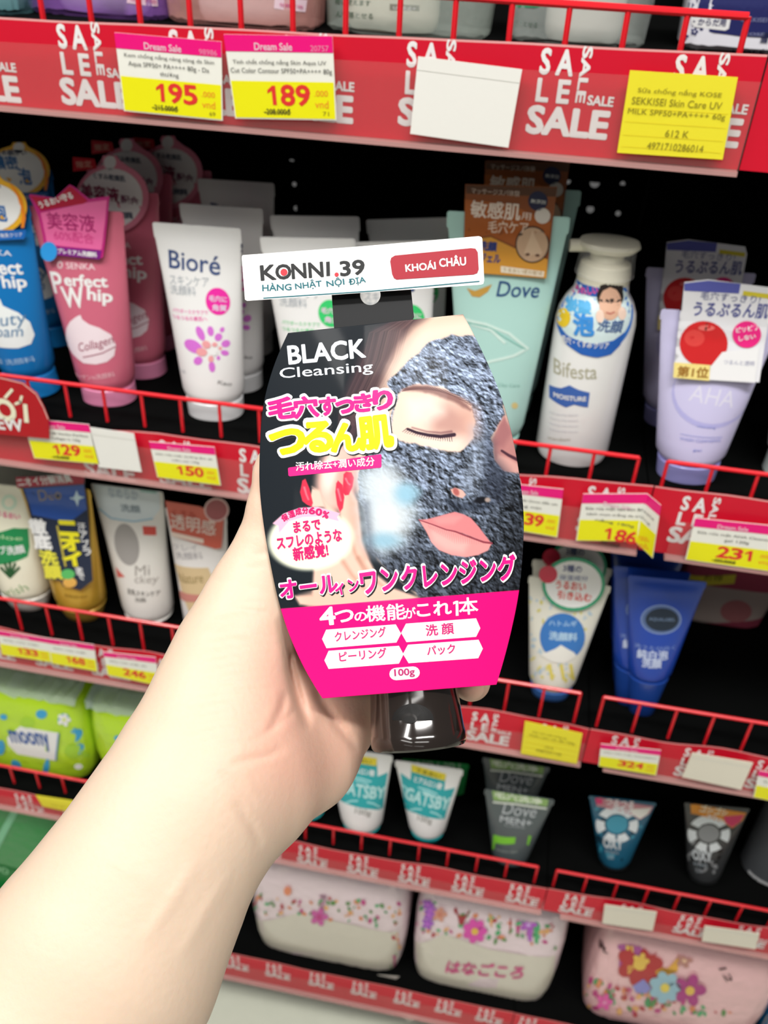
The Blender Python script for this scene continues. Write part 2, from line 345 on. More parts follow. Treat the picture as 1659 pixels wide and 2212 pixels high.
# wire fences
def fence(zr, zlow, x0, x1, y, label, pitch=.0309, rr=.0014, from_right=False):
    t = thing('wire_fence', ((x0 + x1) / 2, y, zlow), label, 'shelf fence', 'red wire shelf fences')
    m = MB(); m.rod((x0, y, zr), (x1, y, zr), rr * 1.25, REDW); m.build('rail', t)
    n = int((x1 - x0) / pitch); up = None
    for k in range(n + 1):
        X = x1 - k * pitch if from_right else x0 + k * pitch
        if up is None:
            m = MB(); m.rod((X, y + .0001, zlow), (X, y + .0001, zr), rr, REDW); up = m.build('upright', t); bx = X
        else:
            o = up.copy(); COL.objects.link(o); o.parent = t; o.location = (X - bx, 0, 0)
for r in range(4):
    zt, zb, zs, zr, ks = ROWS[r]; y = .004
    fence(zr, zs + .0003, XL + .02, .0941, y, f'red wire fence along the {SHELF_NAMES[r]} shelf, left bay', from_right=True, rr=.0017 if r == 0 else .0013)
    fence(zr, zs + .0003, .1139, XR - .02, y, f'red wire fence along the {SHELF_NAMES[r]} shelf, right bay', rr=.0017 if r == 0 else .0013)
# ------------------------------------------------------------ price tags
PINK = M('f5127f', .4); YEL = M('fdea14', .4); TWH = M('f2f0e6', .5); NUM = M('e2352f', .5); GRYT = M('5a5a55', .6); ORG = M('f08a2a', .5); DRK = M('2a2620', .5)
def bil(Q):
    (ax, ay), (bx, by), (cx, cy), (dx, dy) = Q
    return lambda s, t: ((1 - t) * ((1 - s) * ax + s * bx) + t * ((1 - s) * dx + s * cx), (1 - t) * ((1 - s) * ay + s * by) + t * ((1 - s) * dy + s * cy))
tag_n = [0]
def tag(Q, label, kind='price', price='', old='', lines=(), code='', y=None, dep=None, cr=1., no='', grp=None):
    tag_n[0] += 1
    y = -.0092 if y is None else y
    c = onY(*bil(Q)(.5, .5), y); S = Surf(c, dep=dep); S.L = .02 if dep is None else .003; q = bil(Q); m = MB()
    pt = lambda *a: [q(s, t) for s, t in a]
    full = pt((0, 0), (1, 0), (1, 1), (0, 1))
    tx = lambda s, x0, t0, x1, mm, h=None, w=0., lay=2: S.text(m, s, *q(x0, t0), *q(x1, t0), mm, h=h, w=w, lay=lay)
    hp = math.dist(q(.5, 0), q(.5, 1))
    if kind == 'blank': S.slab(m, full, M('efeee9' if cr == 1. else 'e8e2d2', .5)); S.line(m, pt((0, .17), (1, .17)), 1.2, M('dcdcd6', .5), 1)
    elif kind == 'yellow':
        S.slab(m, full, M('f6e232', .5)); Y2 = M('8f8420', .6)
        for i, (s, x0, x1, t) in enumerate(lines): tx(s, x0, t, x1, Y2, h=hp * .085)
        for t in (.45, .62, .78, .92): S.line(m, pt((.03, t), (.97, t)), .8, M('e6cf22', .5), 1)
    else:
        S.slab(m, full, TWH); S.poly(m, pt((0, 0), (1, 0), (1, .2), (0, .2)), PINK, 1); S.poly(m, pt((.01, .55), (.99, .55), (.99, .985), (.01, .985)), YEL, 1)
        tx('Dream Sale', .27, .18, .62, M('f8c9d8', .5), h=hp * .085, w=.02)
        if code: tx(code, .79, .185, .96, M('f58fb6', .5), h=hp * .07)
        for s, x0, x1, t in lines: tx(s, x0, t, x1, GRYT, h=hp * .075)
        for i, ch in enumerate(price):
            x0 = .33 + .147 * i
            if ch == '1': S.poly(m, pt((x0 + .06, .83), (x0 + .06, .66), (x0 + .018, .695), (x0 + .018, .655), (x0 + .068, .60), (x0 + .098, .60), (x0 + .098, .83)), NUM, 2)
            else: tx(ch, x0, .83, x0 + .125, NUM, h=hp * .235, w=.03)
        if old: tx(old, .30, .945, .55, DRK, h=hp * .07, w=.02); S.line(m, pt((.29, .915), (.56, .915)), 1., DRK, 2.2)
        tx('.000', .80, .72, .93, ORG, h=hp * .07); tx('vnd', .80, .86, .93, ORG, h=hp * .09)
        if no: tx(no, .87, .95, .93, M('8a7a20', .5), h=hp * .05)
    o = m.build({'price': 'price_tag', 'blank': 'blank_tag', 'yellow': 'yellow_tag'}[kind], smooth=0)
    tagit(o, label, 'price tag', grp or 'price tags in the shelf rails'); return o
tag([(247, 70), (478, 90), (481, 261), (268, 240)], 'pink and yellow price tag reading 195, on the top shelf rail', price='195', old='-215.000đ', code='98986', no='69',
    lines=[('Kem chống nắng nâng tông da Skin', .07, .93, .31), ('Aqua SPF50+ PA++++ 80g - Da', .1, .88, .425), ('thường', .40, .58, .52)])
tag([(483, 74), (718, 78), (727, 260), (508, 256)], 'pink and yellow price tag reading 189, on the top shelf rail', price='189', old='-208.000đ', code='20757', no='71',
    lines=[('Tinh chất chống nắng Skin Aqua UV', .05, .93, .36), ('Cut Color Contour SPF50+PA++++ 80g', .02, .98, .47)])
tag([(903, 122), (1128, 150), (1098, 319), (886, 289)], 'blank white tag on the top shelf rail, large and tilted', kind='blank')
tag([(1361, 152), (1594, 167), (1561, 345), (1333, 330)], 'yellow tag with the price 612 K, on the top shelf rail', kind='yellow',
    lines=[('Sữa chống nắng KOSE', .1, .88, .27), ('SEKKISEI Skin Care UV', .06, .9, .40), ('MILK SPF50+PA++++ 60g', .04, .95, .54), ('612 K', .42, .64, .77), ('4971710286014', .27, .8, .93)])
tag([(47, 903), (192, 917), (215, 1003), (74, 990)], 'pink and yellow price tag reading 129, under the pink tube', price='129', old='-145.000đ', lines=[('Sữa rửa mặt Senka Perfect', .06, .94, .35), ('Whip Collagen In 120g', .2, .8, .48)])
tag([(193, 923), (289, 937), (306, 1020), (213, 1009)], 'blank white tag between the 129 and 150 price tags', kind='blank')
tag([(322, 954), (463, 966), (477, 1049), (340, 1031)], 'pink and yellow price tag reading 150, under the white tube', price='150', lines=[('Sữa rửa mặt dưỡng ẩm da', .06, .94, .36), ('mềm mịn 130g', .3, .72, .49)])
tag([(1078, 1042), (1217, 1057), (1204, 1161), (1062, 1137)], 'price tag ending in 9, half hidden behind the held pack', price='139', lines=[('Sữa rửa mặt Dove đất sét', .06, .94, .36), ('sáng mịn', .3, .7, .49)])
tag([(1260, 1067), (1428, 1091), (1410, 1205), (1244, 1168)], 'price tag reading 186 with its right end curling forward', price='186', old='-205.000đ',
    lines=[('Sữa rửa mặt tạo bọt Bifesta', .06, .94, .33), ('sạch mụn trắng da trứng', .08, .9, .43), ('nắng 180g', .2, .7, .52)], y=-.0092, dep=lambda u, v: -1.8 * np.maximum(0, u - .0145))
tag([(1502, 1119), (1690, 1138), (1672, 1236), (1480, 1209)], 'price tag reading 231, under the lavender tubes', price='231', old='-250.000đ', lines=[('Sữa rửa mặt AHA Cleansing', .06, .94, .36), ('gel 120g', .38, .66, .48)])
tag([(-7, 1361), (103, 1379), (112, 1431), (4, 1414)], 'price tag reading 133, leftmost on the third shelf', price='133', lines=[('Sữa rửa mặt', .1, .8, .4)])
tag([(103, 1379), (203, 1393), (211, 1451), (112, 1433)], 'price tag reading 168, on the third shelf', price='168', lines=[('Sữa rửa mặt', .1, .8, .4)])
tag([(222, 1408), (336, 1420), (345, 1482), (233, 1458)], 'price tag reading 246, on the third shelf beside the arm', price='246', lines=[('Sữa rửa mặt da', .1, .8, .4)])
tag([(1134, 1558), (1258, 1585), (1246, 1650), (1125, 1628)], 'plain yellow tag on the third shelf below the blue and white tube', kind='yellow',
    lines=[('Sữa rửa mặt trắng da', .15, .75, .3), ('Hada Labo nội địa 100g', .1, .9, .42), ('172 K', .4, .55, .7), ('4987241145', .25, .7, .84)])
tag([(1298, 1607), (1428, 1621), (1417, 1675), (1293, 1655)], 'price tag reading 324, on the third shelf right bay', price='324', lines=[('Sữa rửa mặt Aqualabel', .06, .94, .38)])
tag([(1495, 1626), (1627, 1648), (1601, 1706), (1473, 1679)], 'blank cream tag on the third shelf at the right', kind='blank', cr=2)
tag([(1640, 1664), (1770, 1690), (1757, 1750), (1627, 1722)], 'price tag cut by the right edge of the photo, third shelf', price='218', lines=[('Sữa rửa mặt', .1, .8, .4)])
tag([(77, 1718), (169, 1732), (162, 1756), (92, 1742)], 'small pale yellow tag below the green wipes packs', kind='yellow', lines=[('79 K', .3, .7, .7)])
tag([(1306, 1954), (1419, 1970), (1410, 2011), (1301, 1995)], 'blank cream tag on the fourth shelf below the teal tube', kind='blank', cr=2)
tag([(1522, 2000), (1641, 2017), (1632, 2051), (1516, 2033)], 'blank cream tag on the fourth shelf, rightmost', kind='blank', cr=2)
# the NEW sign at the left end
S = Surf(onY(60, 880, -.012)); S.L = .02; m = MB()
S.slab(m, [(-90, 806), (0, 815), (50, 827), (80, 851), (95, 880), (105, 906), (106, 948), (-90, 930)], M('b5121f', .4), th=.001)
S.line(m, [(-88, 807), (0, 816), (49, 828), (79, 852), (94, 880), (104, 905)], 2.2, M('e9b8b0', .4), 1)
CRM = M('f8ecd0', .5); S.text(m, 'M', -54, 898, -8, 904, CRM, h=40, w=.03, lay=2); S.text(m, 'O', -4, 905, 38, 910, CRM, h=42, w=.04, lay=2)
S.line(m, [(34, 872), (44, 868), (47, 856)], 6, CRM, 2); S.line(m, [(12, 858), (26, 842)], 7, CRM, 2); S.poly(m, [(50, 872), (59, 873), (63, 913), (53, 912)], CRM, 2); S.text(m, 'NEW', -32, 922, 52, 932, LET, h=24, w=.03, lay=2)
tagit(m.build('new_product_sign', smooth=0), 'dark red rounded sign reading NEW at the left end of the second shelf', 'sign')
# ------------------------------------------------------------ products
def clone(src, delta, label):
    c = src.copy(); COL.objects.link(c); c.location = src.location + Vector([float(q) for q in delta])
    if label: c['label'] = label
    for ch in list(src.children):
        d = ch.copy(); COL.objects.link(d); d.parent = c
        for g in list(ch.children):
            e = g.copy(); COL.objects.link(e); e.parent = d
    return c
def behind(T, px0, px1, label, drop=0.):
    """a second tube of the same kind further back, its top corner seen at px1"""
    P = onY(px0[0], px0[1], T.O[1]); Q = onZ(px1[0], px1[1], P[2]); Q[1] = min(Q[1], DEPTH - .036); Q2 = onY(px1[0], px1[1], Q[1])
    return clone(T.t, (Q2[0] - P[0], Q[1] - P[1], drop), label)
Z1, Z2, Z3, Z4, Z5 = [r[2] for r in ROWS]
LW = M('f3f4f8', .5)
# --- blue and pink whipped cleanser tubes
def onion(T, cx, cy, rx, ry, kx, ky, edge, texts, gap=.003, name='promo_card'):
    S, m = T.card(name, [(cx - rx * .25, cy - ry * .97)] + [(kx - rx * .19, ky + ry * .12), (kx - rx * .15, ky), (kx + rx * .22, ky), (kx + rx * .28, ky + ry * .12)] +
        [(cx + rx * math.cos(t), cy + ry * math.sin(t)) for t in np.linspace(-1.15, 4.25, 30)], M(edge, .4, .3), gap=gap)
    S.ell(m, cx - rx * .04, cy, rx * .88, ry * .86, M('f2f2ee', .45, .3), 1); S.ell(m, kx + rx * .04, ky + ry * .2, rx * .17, ry * .2, M('f2f2ee', .45), 1)
    for (s, x0, y0, x1, y1, c, h) in texts: S.text(m, s, x0, y0, x1, y1, M(c, .5), h=h, w=.03, lay=2)
    return S, m
T = Tube('facial_wash_tube', 'blue whipped facial wash tube at the left edge, front of second shelf', 'whipped facial wash tubes', Z2, (-142, 425), (64, 450), (2, 793), (113, 800), (28, 866), (131, 868), '1272b8', '1a7cc4')
S, m = T.S, T.mb
S.text(m, 'SENKA', -52, 547, 26, 553, LW, h=11); S.text(m, 'Perfect', -60, 588, 50, 592, LW, h=27, w=.025, it=.0); S.text(m, 'Whip', -36, 627, 61, 628, LW, h=32, w=.025)
S.poly(m, [(0, 645), (6, 660), (40, 675), (65, 695), (76, 722), (68, 742), (40, 752), (0, 750), (-40, 735), (-52, 700), (-30, 665)], M('e9f1f8', .4), 1)
S.text(m, 'Beauty', -40, 704, 58, 706, M('5c87ad', .5), h=22, it=.3, lay=2); S.text(m, 'Foam', -20, 724, 50, 726, M('5c87ad', .5), h=20, it=.3, lay=2)
S.text(m, '泡洗顔 洗顔料', -30, 775, 80, 778, M('a9cbe6', .5), h=11); T.done()
S, m = onion(T, -22, 448, 80, 62, -20, 378, 'f0b42a', [('濃密', -75, 440, -15, 442, '2f6fb0', 30), ('泡', -12, 476, 17, 478, '1d6cb4', 36), ('きめ細かい', -70, 408, 3, 408, '444a66', 12)])
S.poly(m, [(-120, 494), (0, 497), (57, 496), (53, 516), (0, 519), (-110, 516)], M('1d66b8', .4, .3), 2); S.text(m, '角質クリア', 2, 513, 50, 511, LW, h=9, lay=3)
S.poly(m, [(20, 395), (34, 408), (48, 430), (56, 470), (52, 492), (46, 492), (48, 462), (38, 425)], M('f08a24', .4), 1.5); m.build('promo_card', T.t)
TB = T
Pb = behind(TB, (-20, 378), (38, 308), 'blue whipped facial wash tube standing behind the front blue one')
# pink: onion card variety (behind) first
TP = Tube('facial_wash_tube', 'pink collagen facial wash tube in front, with a magenta bag-shaped card', 'whipped facial wash tubes', Z2, (58, 440), (266, 462), (166, 820), (282, 826), (190, 882), (296, 886), 'd26b84', 'e691b4', bodym=M('cf6a82', .28, .4), capm=M('e38db3', .35, .3))
S, m = TP.S, TP.mb
S.text(m, 'SENKA', 144, 580, 206, 583, M('f1d6dc', .5), h=13, w=.01); S.ell(m, 130, 572, 6, 8, M('f1d6dc', .5), 1); S.ell(m, 130, 572, 3, 5, M('cf6a82', .4), 2)
S.text(m, 'P', 119, 632, 139, 635, LW, h=42, w=.015); S.text(m, 'erfect', 141, 616, 233, 620, LW, h=24, w=.03); S.text(m, 'W', 140, 662, 185, 664, LW, h=40, w=.025); S.text(m, 'hip', 190, 655, 243, 661, LW, h=34, w=.03)
S.poly(m, [(165, 684), (174, 680), (178, 690), (192, 700), (215, 708), (240, 722), (251, 745), (247, 768), (232, 781), (208, 787), (180, 784), (158, 764), (146, 735), (144, 708), (152, 694)], M('f5dfe6', .4), 1)
S.text(m, 'Collagen', 172, 765, 247, 746, M('a34a66', .5), h=22, lay=2, it=.3); S.line(m, [(180, 771), (222, 762), (250, 748)], 2, M('a34a66', .5), 2)
S.text(m, 'コラーゲンin洗顔料', 162, 805, 250, 812, M('eec6cf', .5), h=10)
proto_done = TP.done()
# second pink tube shares the body; onion card instead of the bag card
S, m = onion(TP, 160, 470, 84, 80, 150, 372, 'e58aa2', [('くすみ乾燥肌', 118, 424, 190, 432, '556072', 13), ('美容液', 92, 470, 178, 482, '8c2750', 34), ('配合', 182, 480, 222, 486, '7a4060', 18), ('洗顔', 140, 512, 210, 516, '556072', 14)])
S.poly(m, [(68, 375), (118, 380), (124, 402), (70, 408)], M('c4202e', .4), 1); S.text(m, '限定', 80, 400, 114, 398, M('f0c8b0', .5), h=14, lay=2)
oc = m.build('promo_card', TP.t)
P1 = behind(TP, (134, 374), (219, 338), 'pink facial wash tube with a white drop-shaped card, directly behind the front pink tube')
P2 = behind(TP, (134, 374), (256, 302), 'pink facial wash tube, second behind the front pink one, in shade')
P3 = behind(TP, (134, 374), (345, 296), 'pink facial wash tube deepest in the row, almost black in shade')
bpy.data.objects.remove(oc)
S, m = TP.card('promo_card', [(62, 422), (66, 420), (118, 428), (150, 399), (160, 404), (192, 430), (236, 424), (232, 470), (222, 556), (212, 560), (96, 543), (94, 520), (84, 470)], M('c2277f', .3, .5), gap=.003)
S.poly(m, [(66, 423), (118, 430), (150, 402), (158, 406), (190, 434), (180, 440), (88, 455)], M('b3123a', .35, .4), 1.2); S.text(m, 'うるおい守る', 88, 450, 160, 428, LW, h=14, w=.03, lay=2.5)
S.poly(m, [(88, 460), (190, 437), (231, 432), (228, 470), (219, 540), (102, 528)], M('ea6ba6', .3, .5), 1)
S.text(m, '美容液', 104, 494, 208, 502, M('a8246a', .5), h=36, w=.01, lay=2); S.text(m, '60%配合', 118, 518, 204, 528, M('d23f86', .5), h=22, lay=2)
S.poly(m, [(112, 532), (220, 541), (216, 560), (108, 549)], M('7d1f86', .4), 2); S.text(m, 'プレミアム洗顔料', 126, 547, 210, 556, LW, h=11, w=.03, lay=3); S.ell(m, 106, 543, 18, 21, M('2f97e0', .35, .4), 3); m.build('promo_card', TP.t)
# --- white facial wash tubes: pink and green kinds
def biore(label, TL, TR, BL, BR, CL, CR, k, texts=True):
    T = Tube('facial_wash_tube', label, 'white facial wash tubes', Z2, TL, TR, BL, BR, CL, CR, 'f2f2f2', 'eceef0', crimp=.085, bodym=M('f3f3f3', .38, .2), capm=M('e6e8ea', .3, .4)); S, m = T.S, T.mb
    ox, oy, sx = TL[0] - 328, TL[1] - 474, (TR[0] - TL[0]) / 192.
    f = lambda x, y: (ox + 328 + (x - 328) * sx, oy + y)
    def tx(s, x0, y0, x1, y1, c, h, w=0., it=0., lay=1): S.text(m, s, *f(x0, y0), *f(x1, y1), M(c, .5), h=h, w=w, it=it, lay=lay)
    GR = 'a9b1b8'; AC = ('f030a8', 'd873d8', 'f2a4a8') if k == 'pink' else ('3ccf74', '7ddc9c', 'a8e6b8')
    tx('Bior', 366, 578, 450, 590, '3a4f80', 38, .012); tx('é', 452, 592, 475, 595, '3a4f80', 40, .012)
    tx('スキンケア', 368, 613, 452, 620, GR, 20); tx('洗顔料', 369, 634, 424, 640, GR, 20)
    S.ell(m, *f(471, 651), 26, 30, M(AC[0], .4), 1, rot=-20); tx('毛穴に', 452, 650, 490, 653, 'fbd8ee', 13, .03, lay=2); tx('角質', 459, 670, 490, 672, 'fbd8ee', 13, .03, lay=2)
    tx('パウダースクラブで', 374, 673, 450, 680, AC[0], 9); tx('つるつるの素肌へ', 374, 687, 449, 694, AC[0], 9)
    for (x, y, a, b, r, c) in ((418, 748, 22, 13, 30, 1), (433, 720, 8, 17, -25, 1), (455, 715, 7, 11, -10, 1), (480, 712, 5, 6, 30, 1), (472, 728, 8, 9, 40, 1), (488, 742, 10, 8, -20, 1), (486, 762, 9, 6, 10, 1), (472, 773, 4, 5, 0, 1), (458, 792, 7, 12, -8, 1), (428, 779, 10, 9, -30, 1),
        (446, 744, 10, 8, 30, 2), (436, 760, 12, 9, 10, 2), (456, 775, 6, 7, 0, 2), (464, 744, 6, 5, 0, 2), (476, 752, 4, 4, 0, 2), (462, 760, 8, 8, 0, 3)):
        S.ell(m, *f(x, y), a, b, M(AC[c] if c < 3 else 'fbf3f6', .45), 1 + (c - 1) * .6, rot=r, n=14)
    tx('Kao', 470, 829, 500, 833, '9a9a9a', 8, .03); tx('130g', 372, 800, 402, 806, 'c4c8cc', 7); T.done(); return T
B1 = biore('white facial wash tube with pink petals, frontmost behind the red fence', (328, 474), (520, 499), (402, 850), (527, 854), (414, 913), (526, 916), 'pink')
behind(B1, (328, 474), (386, 433), 'white facial wash tube with pink petals, second in its row')
behind(B1, (328, 474), (425, 380), 'white facial wash tube with pink petals, deepest in its row')
B2 = biore('white facial wash tube with a green circle, right behind the held pack and its sign', (560, 500), (767, 527), (632, 880), (760, 885), (640, 944), (758, 948), 'green')
behind(B2, (560, 500), (582, 454), 'white facial wash tube with a green circle, second in its row')
B3 = biore('plain-topped white facial wash tube partly hidden by the right end of the shop sign', (748, 510), (940, 532), (815, 880), (928, 885), (822, 950), (926, 954), 'green')
behind(B3, (748, 510), (790, 462), 'plain-topped white facial wash tube, second in the row beside the mint tubes')
# --- mint clay wash
D1 = Tube('facial_wash_tube', 'mint green facial wash tube with a brown card, in front beside the pump bottle', 'mint facial wash tubes', Z2, (966, 453), (1232, 471), (990, 925), (1120, 935), (1002, 985), (1110, 990), 'b5dcd4', 'a9d4cc', rb=.7, bodym=M('b3dcd5', .35, .3))
S, m = D1.S, D1.mb
S.text(m, 'Dove', 1072, 640, 1162, 643, M('2b4f80', .5), h=33, w=.012, it=.15); S.poly(m, [(1008, 622), (1026, 628), (1063, 614), (1054, 630), (1036, 642), (1020, 640)], M('c69a4a', .4), 1)
for pts in ([(1005, 690), (1050, 700), (1100, 720), (1140, 752)], [(1140, 752), (1110, 768), (1060, 780), (1000, 800)], [(1020, 700), (1060, 712), (1090, 740)]): S.line(m, pts, 6, M('d4ece5', .4), 1)
S.line(m, [(1003, 694), (1060, 708), (1136, 754)], 2.5, M('8cc9bd', .4), 1.4); S.text(m, 'Clay Care', 1075, 836, 1122, 838, M('86b8ae', .5), h=9); S.ell(m, 1112, 876, 7, 7, M('d8c88a', .5), 1); D1.done()
S, m = D1.card('promo_card', [(1005, 398), (1204, 404), (1195, 470), (1180, 602), (1000, 588)], M('8a4a24', .35, .4), gap=.002)
S.poly(m, [(1006, 400), (1203, 406), (1200, 425), (1007, 418)], M('5a3a2a', .4), 1); S.text(m, 'マッサージスパ体験', 1018, 418, 1122, 425, M('d8c4b8', .5), h=13, lay=2)
S.poly(m, [(1002, 520), (1060, 512), (1120, 540), (1183, 560), (1180, 601), (1000, 587)], M('d99a3c', .35, .4), 1); S.poly(m, [(1004, 430), (1100, 440), (1190, 480), (1187, 520), (1120, 535), (1060, 508), (1003, 516)], M('a85a26', .35, .4), 1)
S.text(m, '敏感肌', 1016, 468, 1122, 476, M('ecdccf', .5), h=36, w=.02, lay=2.5); S.text(m, '用', 1125, 474, 1146, 476, M('ecdccf', .5), h=16, lay=2.5); S.text(m, '毛穴ケア', 1054, 502, 1140, 505, M('e9d0bc', .5), h=26, w=.015, lay=2.5)
S.ell(m, 1162, 434, 21, 21, M('252a4a', .4), 2); S.text(m, '無添加', 1146, 438, 1178, 441, LW, h=9, lay=3); S.ell(m, 1172, 466, 17, 17, M('d8d0c8', .4), 2)
S.ell(m, 1150, 528, 37, 40, M('3a2a24', .4), 2); S.ell(m, 1150, 528, 34, 37, M('c9a78a', .45), 2.5); S.poly(m, [(1150, 496), (1142, 520), (1132, 545), (1142, 554), (1152, 549), (1166, 552), (1172, 545), (1160, 520)], M('d9bb9e', .45), 3); S.ell(m, 1140, 549, 5, 3, M('6a4a3a', .5), 3.5); S.ell(m, 1161, 551, 5, 3, M('6a4a3a', .5), 3.5)
S.text(m, '洗顔', 1035, 540, 1072, 543, M('2f3f80', .5), h=20, w=.04, lay=2.5); S.text(m, 'ジェル', 1035, 564, 1080, 568, M('2f3f80', .5), h=18, w=.04, lay=2.5); S.poly(m, [(1082, 574), (1176, 586), (1174, 598), (1082, 588)], M('efe3cf', .5), 2.5); S.text(m, 'うるおい成分配合', 1086, 586, 1172, 595, M('a8823c', .5), h=9, lay=3.2); m.build('promo_card', D1.t)
behind(D1, (1005, 398), (1048, 347), 'mint green facial wash tube with a brown card, behind the front mint one')
# --- pump bottle
O = onZ(1232, 1012, Z2); y0 = O[1]
for _ in range(3): r0 = (onY(1318, 960, y0)[0] - onY(1153, 960, y0)[0]) / 2; y0 = O[1] + r0 * .8
bl, br = onY(1153, 985, y0), onY(1310, 985, y0); sl, sr = onY(1200, 680, y0), onY(1378, 680, y0); nk = onY(1300, 585, y0); hd = onY(1297, 520, y0)
O = np.array([(bl[0] + br[0]) / 2, y0, Z2]); a = math.atan2((sl[0] + sr[0]) / 2 - O[0], sl[2] - Z2); ux = (math.cos(a), 0, -math.sin(a)); uz = (math.sin(a), 0, math.cos(a)); H = sl[2] - Z2; R = (br[0] - bl[0]) / 2; R2 = (sr[0] - sl[0]) / 2; hn = nk[2] - Z2
t = thing('pump_bottle', O, 'white foaming face wash bottle with a cream pump and blue round label', 'bottle')
S = Loft(O, [(0, R * .8, R * .7), (.002, R * .93, R * .85), (.008, R, R * .9), (H * .5, (R + R2) / 2, (R + R2) * .45), (H, R2, R2 * .9), (H + .008, R2 * .95, R2 * .87), (H + .015, R2 * .84, R2 * .8), (H + (hn - H) * .62, R2 * .68, R2 * .66), (hn - .001, R2 * .60, R2 * .6)], 2., ux, uz)
m = MB(); S.mesh(m, M('f1f0ee', .25, .4)); LV = M('b9b6a0', .5)
S.ell(m, 1284, 676, 84, 92, M('2b76d0', .35, .4), 1, rot=8); S.ell(m, 1284, 672, 80, 78, M('d9ecf8', .35, .4), 1.6, rot=8); S.poly(m, [(1203, 700), (1232, 728), (1280, 742), (1325, 735), (1350, 716), (1340, 745), (1320, 765), (1290, 772), (1255, 765), (1222, 742)], M('1f62bf', .35, .4), 2.2)
S.poly(m, [(1240, 600), (1300, 604), (1322, 640), (1280, 640), (1244, 625)], M('2b62b8', .35), 2.2); S.text(m, '肌にうれしい', 1218, 630, 1292, 634, M('e8559a', .5), h=15, w=.04, lay=3)
S.text(m, '炭酸', 1222, 668, 1276, 678, M('5fb6ea', .5), h=34, w=.06, lay=3); S.ell(m, 1217, 685, 15, 21, M('ecc92a', .4), 3); S.text(m, '泡', 1240, 722, 1282, 724, M('3f93e0', .5), h=46, w=.05, lay=3.5); S.text(m, '洗顔', 1288, 714, 1342, 718, M('3a5a90', .5), h=27, w=.02, lay=3)
S.text(m, '毛穴・くすみ クリア', 1212, 735, 1314, 752, LW, h=15, w=.03, lay=4)
SK = M('d9ad93', .5); S.ell(m, 1318, 640, 29, 30, M('2a2220', .5), 3); S.ell(m, 1318, 655, 24, 36, SK, 3.5); S.poly(m, [(1292, 640), (1296, 616), (1322, 606), (1346, 616), (1346, 640), (1340, 627), (1318, 619), (1298, 629)], M('2a2220', .5), 4)
for x in (1308, 1328): S.line(m, [(x - 5, 652), (x, 650), (x + 5, 652)], 1.1, M('5a3a30', .5), 4)
S.line(m, [(1310, 674), (1318, 677), (1327, 673)], 3, M('b8655a', .5), 4); S.ell(m, 1296, 682, 9, 14, M('ecd0bf', .5), 4); S.ell(m, 1344, 676, 9, 14, M('ecd0bf', .5), 4)
S.text(m, 'Bifesta', 1196, 805, 1289, 818, LV, h=34, w=.008); S.poly(m, [(1186, 830), (1212, 838), (1230, 832), (1250, 842), (1274, 848), (1270, 880), (1240, 874), (1222, 880), (1186, 858)], M('3f66b4', .4), 1); S.text(m, 'MOISTURE', 1196, 856, 1266, 866, LW, h=10, w=.03, lay=2)
for y in (893, 905, 917, 929): S.text(m, 'foaming whip cleanser', 1188, y, 1250, y + 6, M('cfcfd6', .5), h=6)
S.text(m, 'mandom', 1184, 948, 1232, 952, M('b0a898', .5), h=7); m.build('body', t)
c = MB(); CR_ = M('e6e2ce', .4, .2); up = np.array(uz); ax = np.array(ux); iy = S.iy
N = Loft(O + up * hn, [(-.006, R2 * .64, R2 * .64), (.0, R2 * .64, R2 * .64), (.006, R2 * .60, R2 * .6), (.008, R2 * .42, R2 * .42), (.013, R2 * .40, R2 * .4)], 2., ux, uz); N.mesh(c, CR_)
N = Loft(O + up * (hn + .012), [(0, .0075, .0075), (.003, .017, .014), (.0065, .0205, .016), (.0085, .0195, .015), (.0095, .015, .011)], 2.4, ux, uz); N.mesh(c, CR_)
p = O + up * (hn + .0175); c.rod(p, p - ax * .026 - iy * .004 - up * .001, .0042, CR_, 12); c.build('pump_head', t)
c = MB(); N = Loft(O + up * (hn - .001), [(0, R2 * .72, R2 * .72), (.012, R2 * .68, R2 * .68), (.021, R2 * .66, R2 * .66)], 2., ux, uz); sg = 40; N.mesh(c, M('f4f4f0', .1, .3, alpha=.14), sg); c.build('clear_collar', t)
# --- lavender tubes
A1 = Tube('facial_wash_tube', 'lavender facial wash tube with an apple card, in front', 'lavender facial wash tubes', Z2, (1430, 662), (1692, 690), (1418, 975), (1562, 995), (1411, 1040), (1535, 1056), 'cdc8ea', '8f8fca', bodym=M('cfcbee', .32, .3), capm=M('9494cf', .35, .3))
S, m = A1.S, A1.mb; LB = M('8f98d8', .5)
S.text(m, 'AHA', 1486, 864, 1582, 880, M('dedcf4', .5), h=36); S.ell(m, 1535, 850, 84, 76, M('b6b4e6', .35), .5); S.ell(m, 1540, 842, 84, 74, M('cfcbee', .32, .3), .8)
S.text(m, 'cleansing', 1505, 924, 1545, 928, LB, h=7); S.line(m, [(1470, 937), (1560, 944)], 1.2, LB, 1); S.text(m, 'WASH CLEANSING', 1468, 950, 1556, 954, LB, h=7); S.text(m, 'gel', 1496, 976, 1514, 978, LB, h=8); A1.done()
S, m = A1.card('promo_card', [(1478, 610), (1530, 604), (1668, 622), (1672, 640), (1640, 826), (1456, 812), (1457, 782), (1466, 770)], M('e9e9ee', .35, .3), gap=.003)
S.poly(m, [(1478, 612), (1530, 606), (1600, 613), (1596, 634), (1478, 628)], M('5a5fae', .4), 1); S.poly(m, [(1606, 628), (1668, 636), (1666, 646), (1604, 638)], M('d8c93a', .4), 1)
S.text(m, '毛穴すっきり!', 1512, 646, 1640, 656, M('6a6f9c', .5), h=17, lay=2); S.text(m, 'うるぷるん肌', 1496, 682, 1656, 688, M('54599a', .5), h=30, w=.02, lay=2)
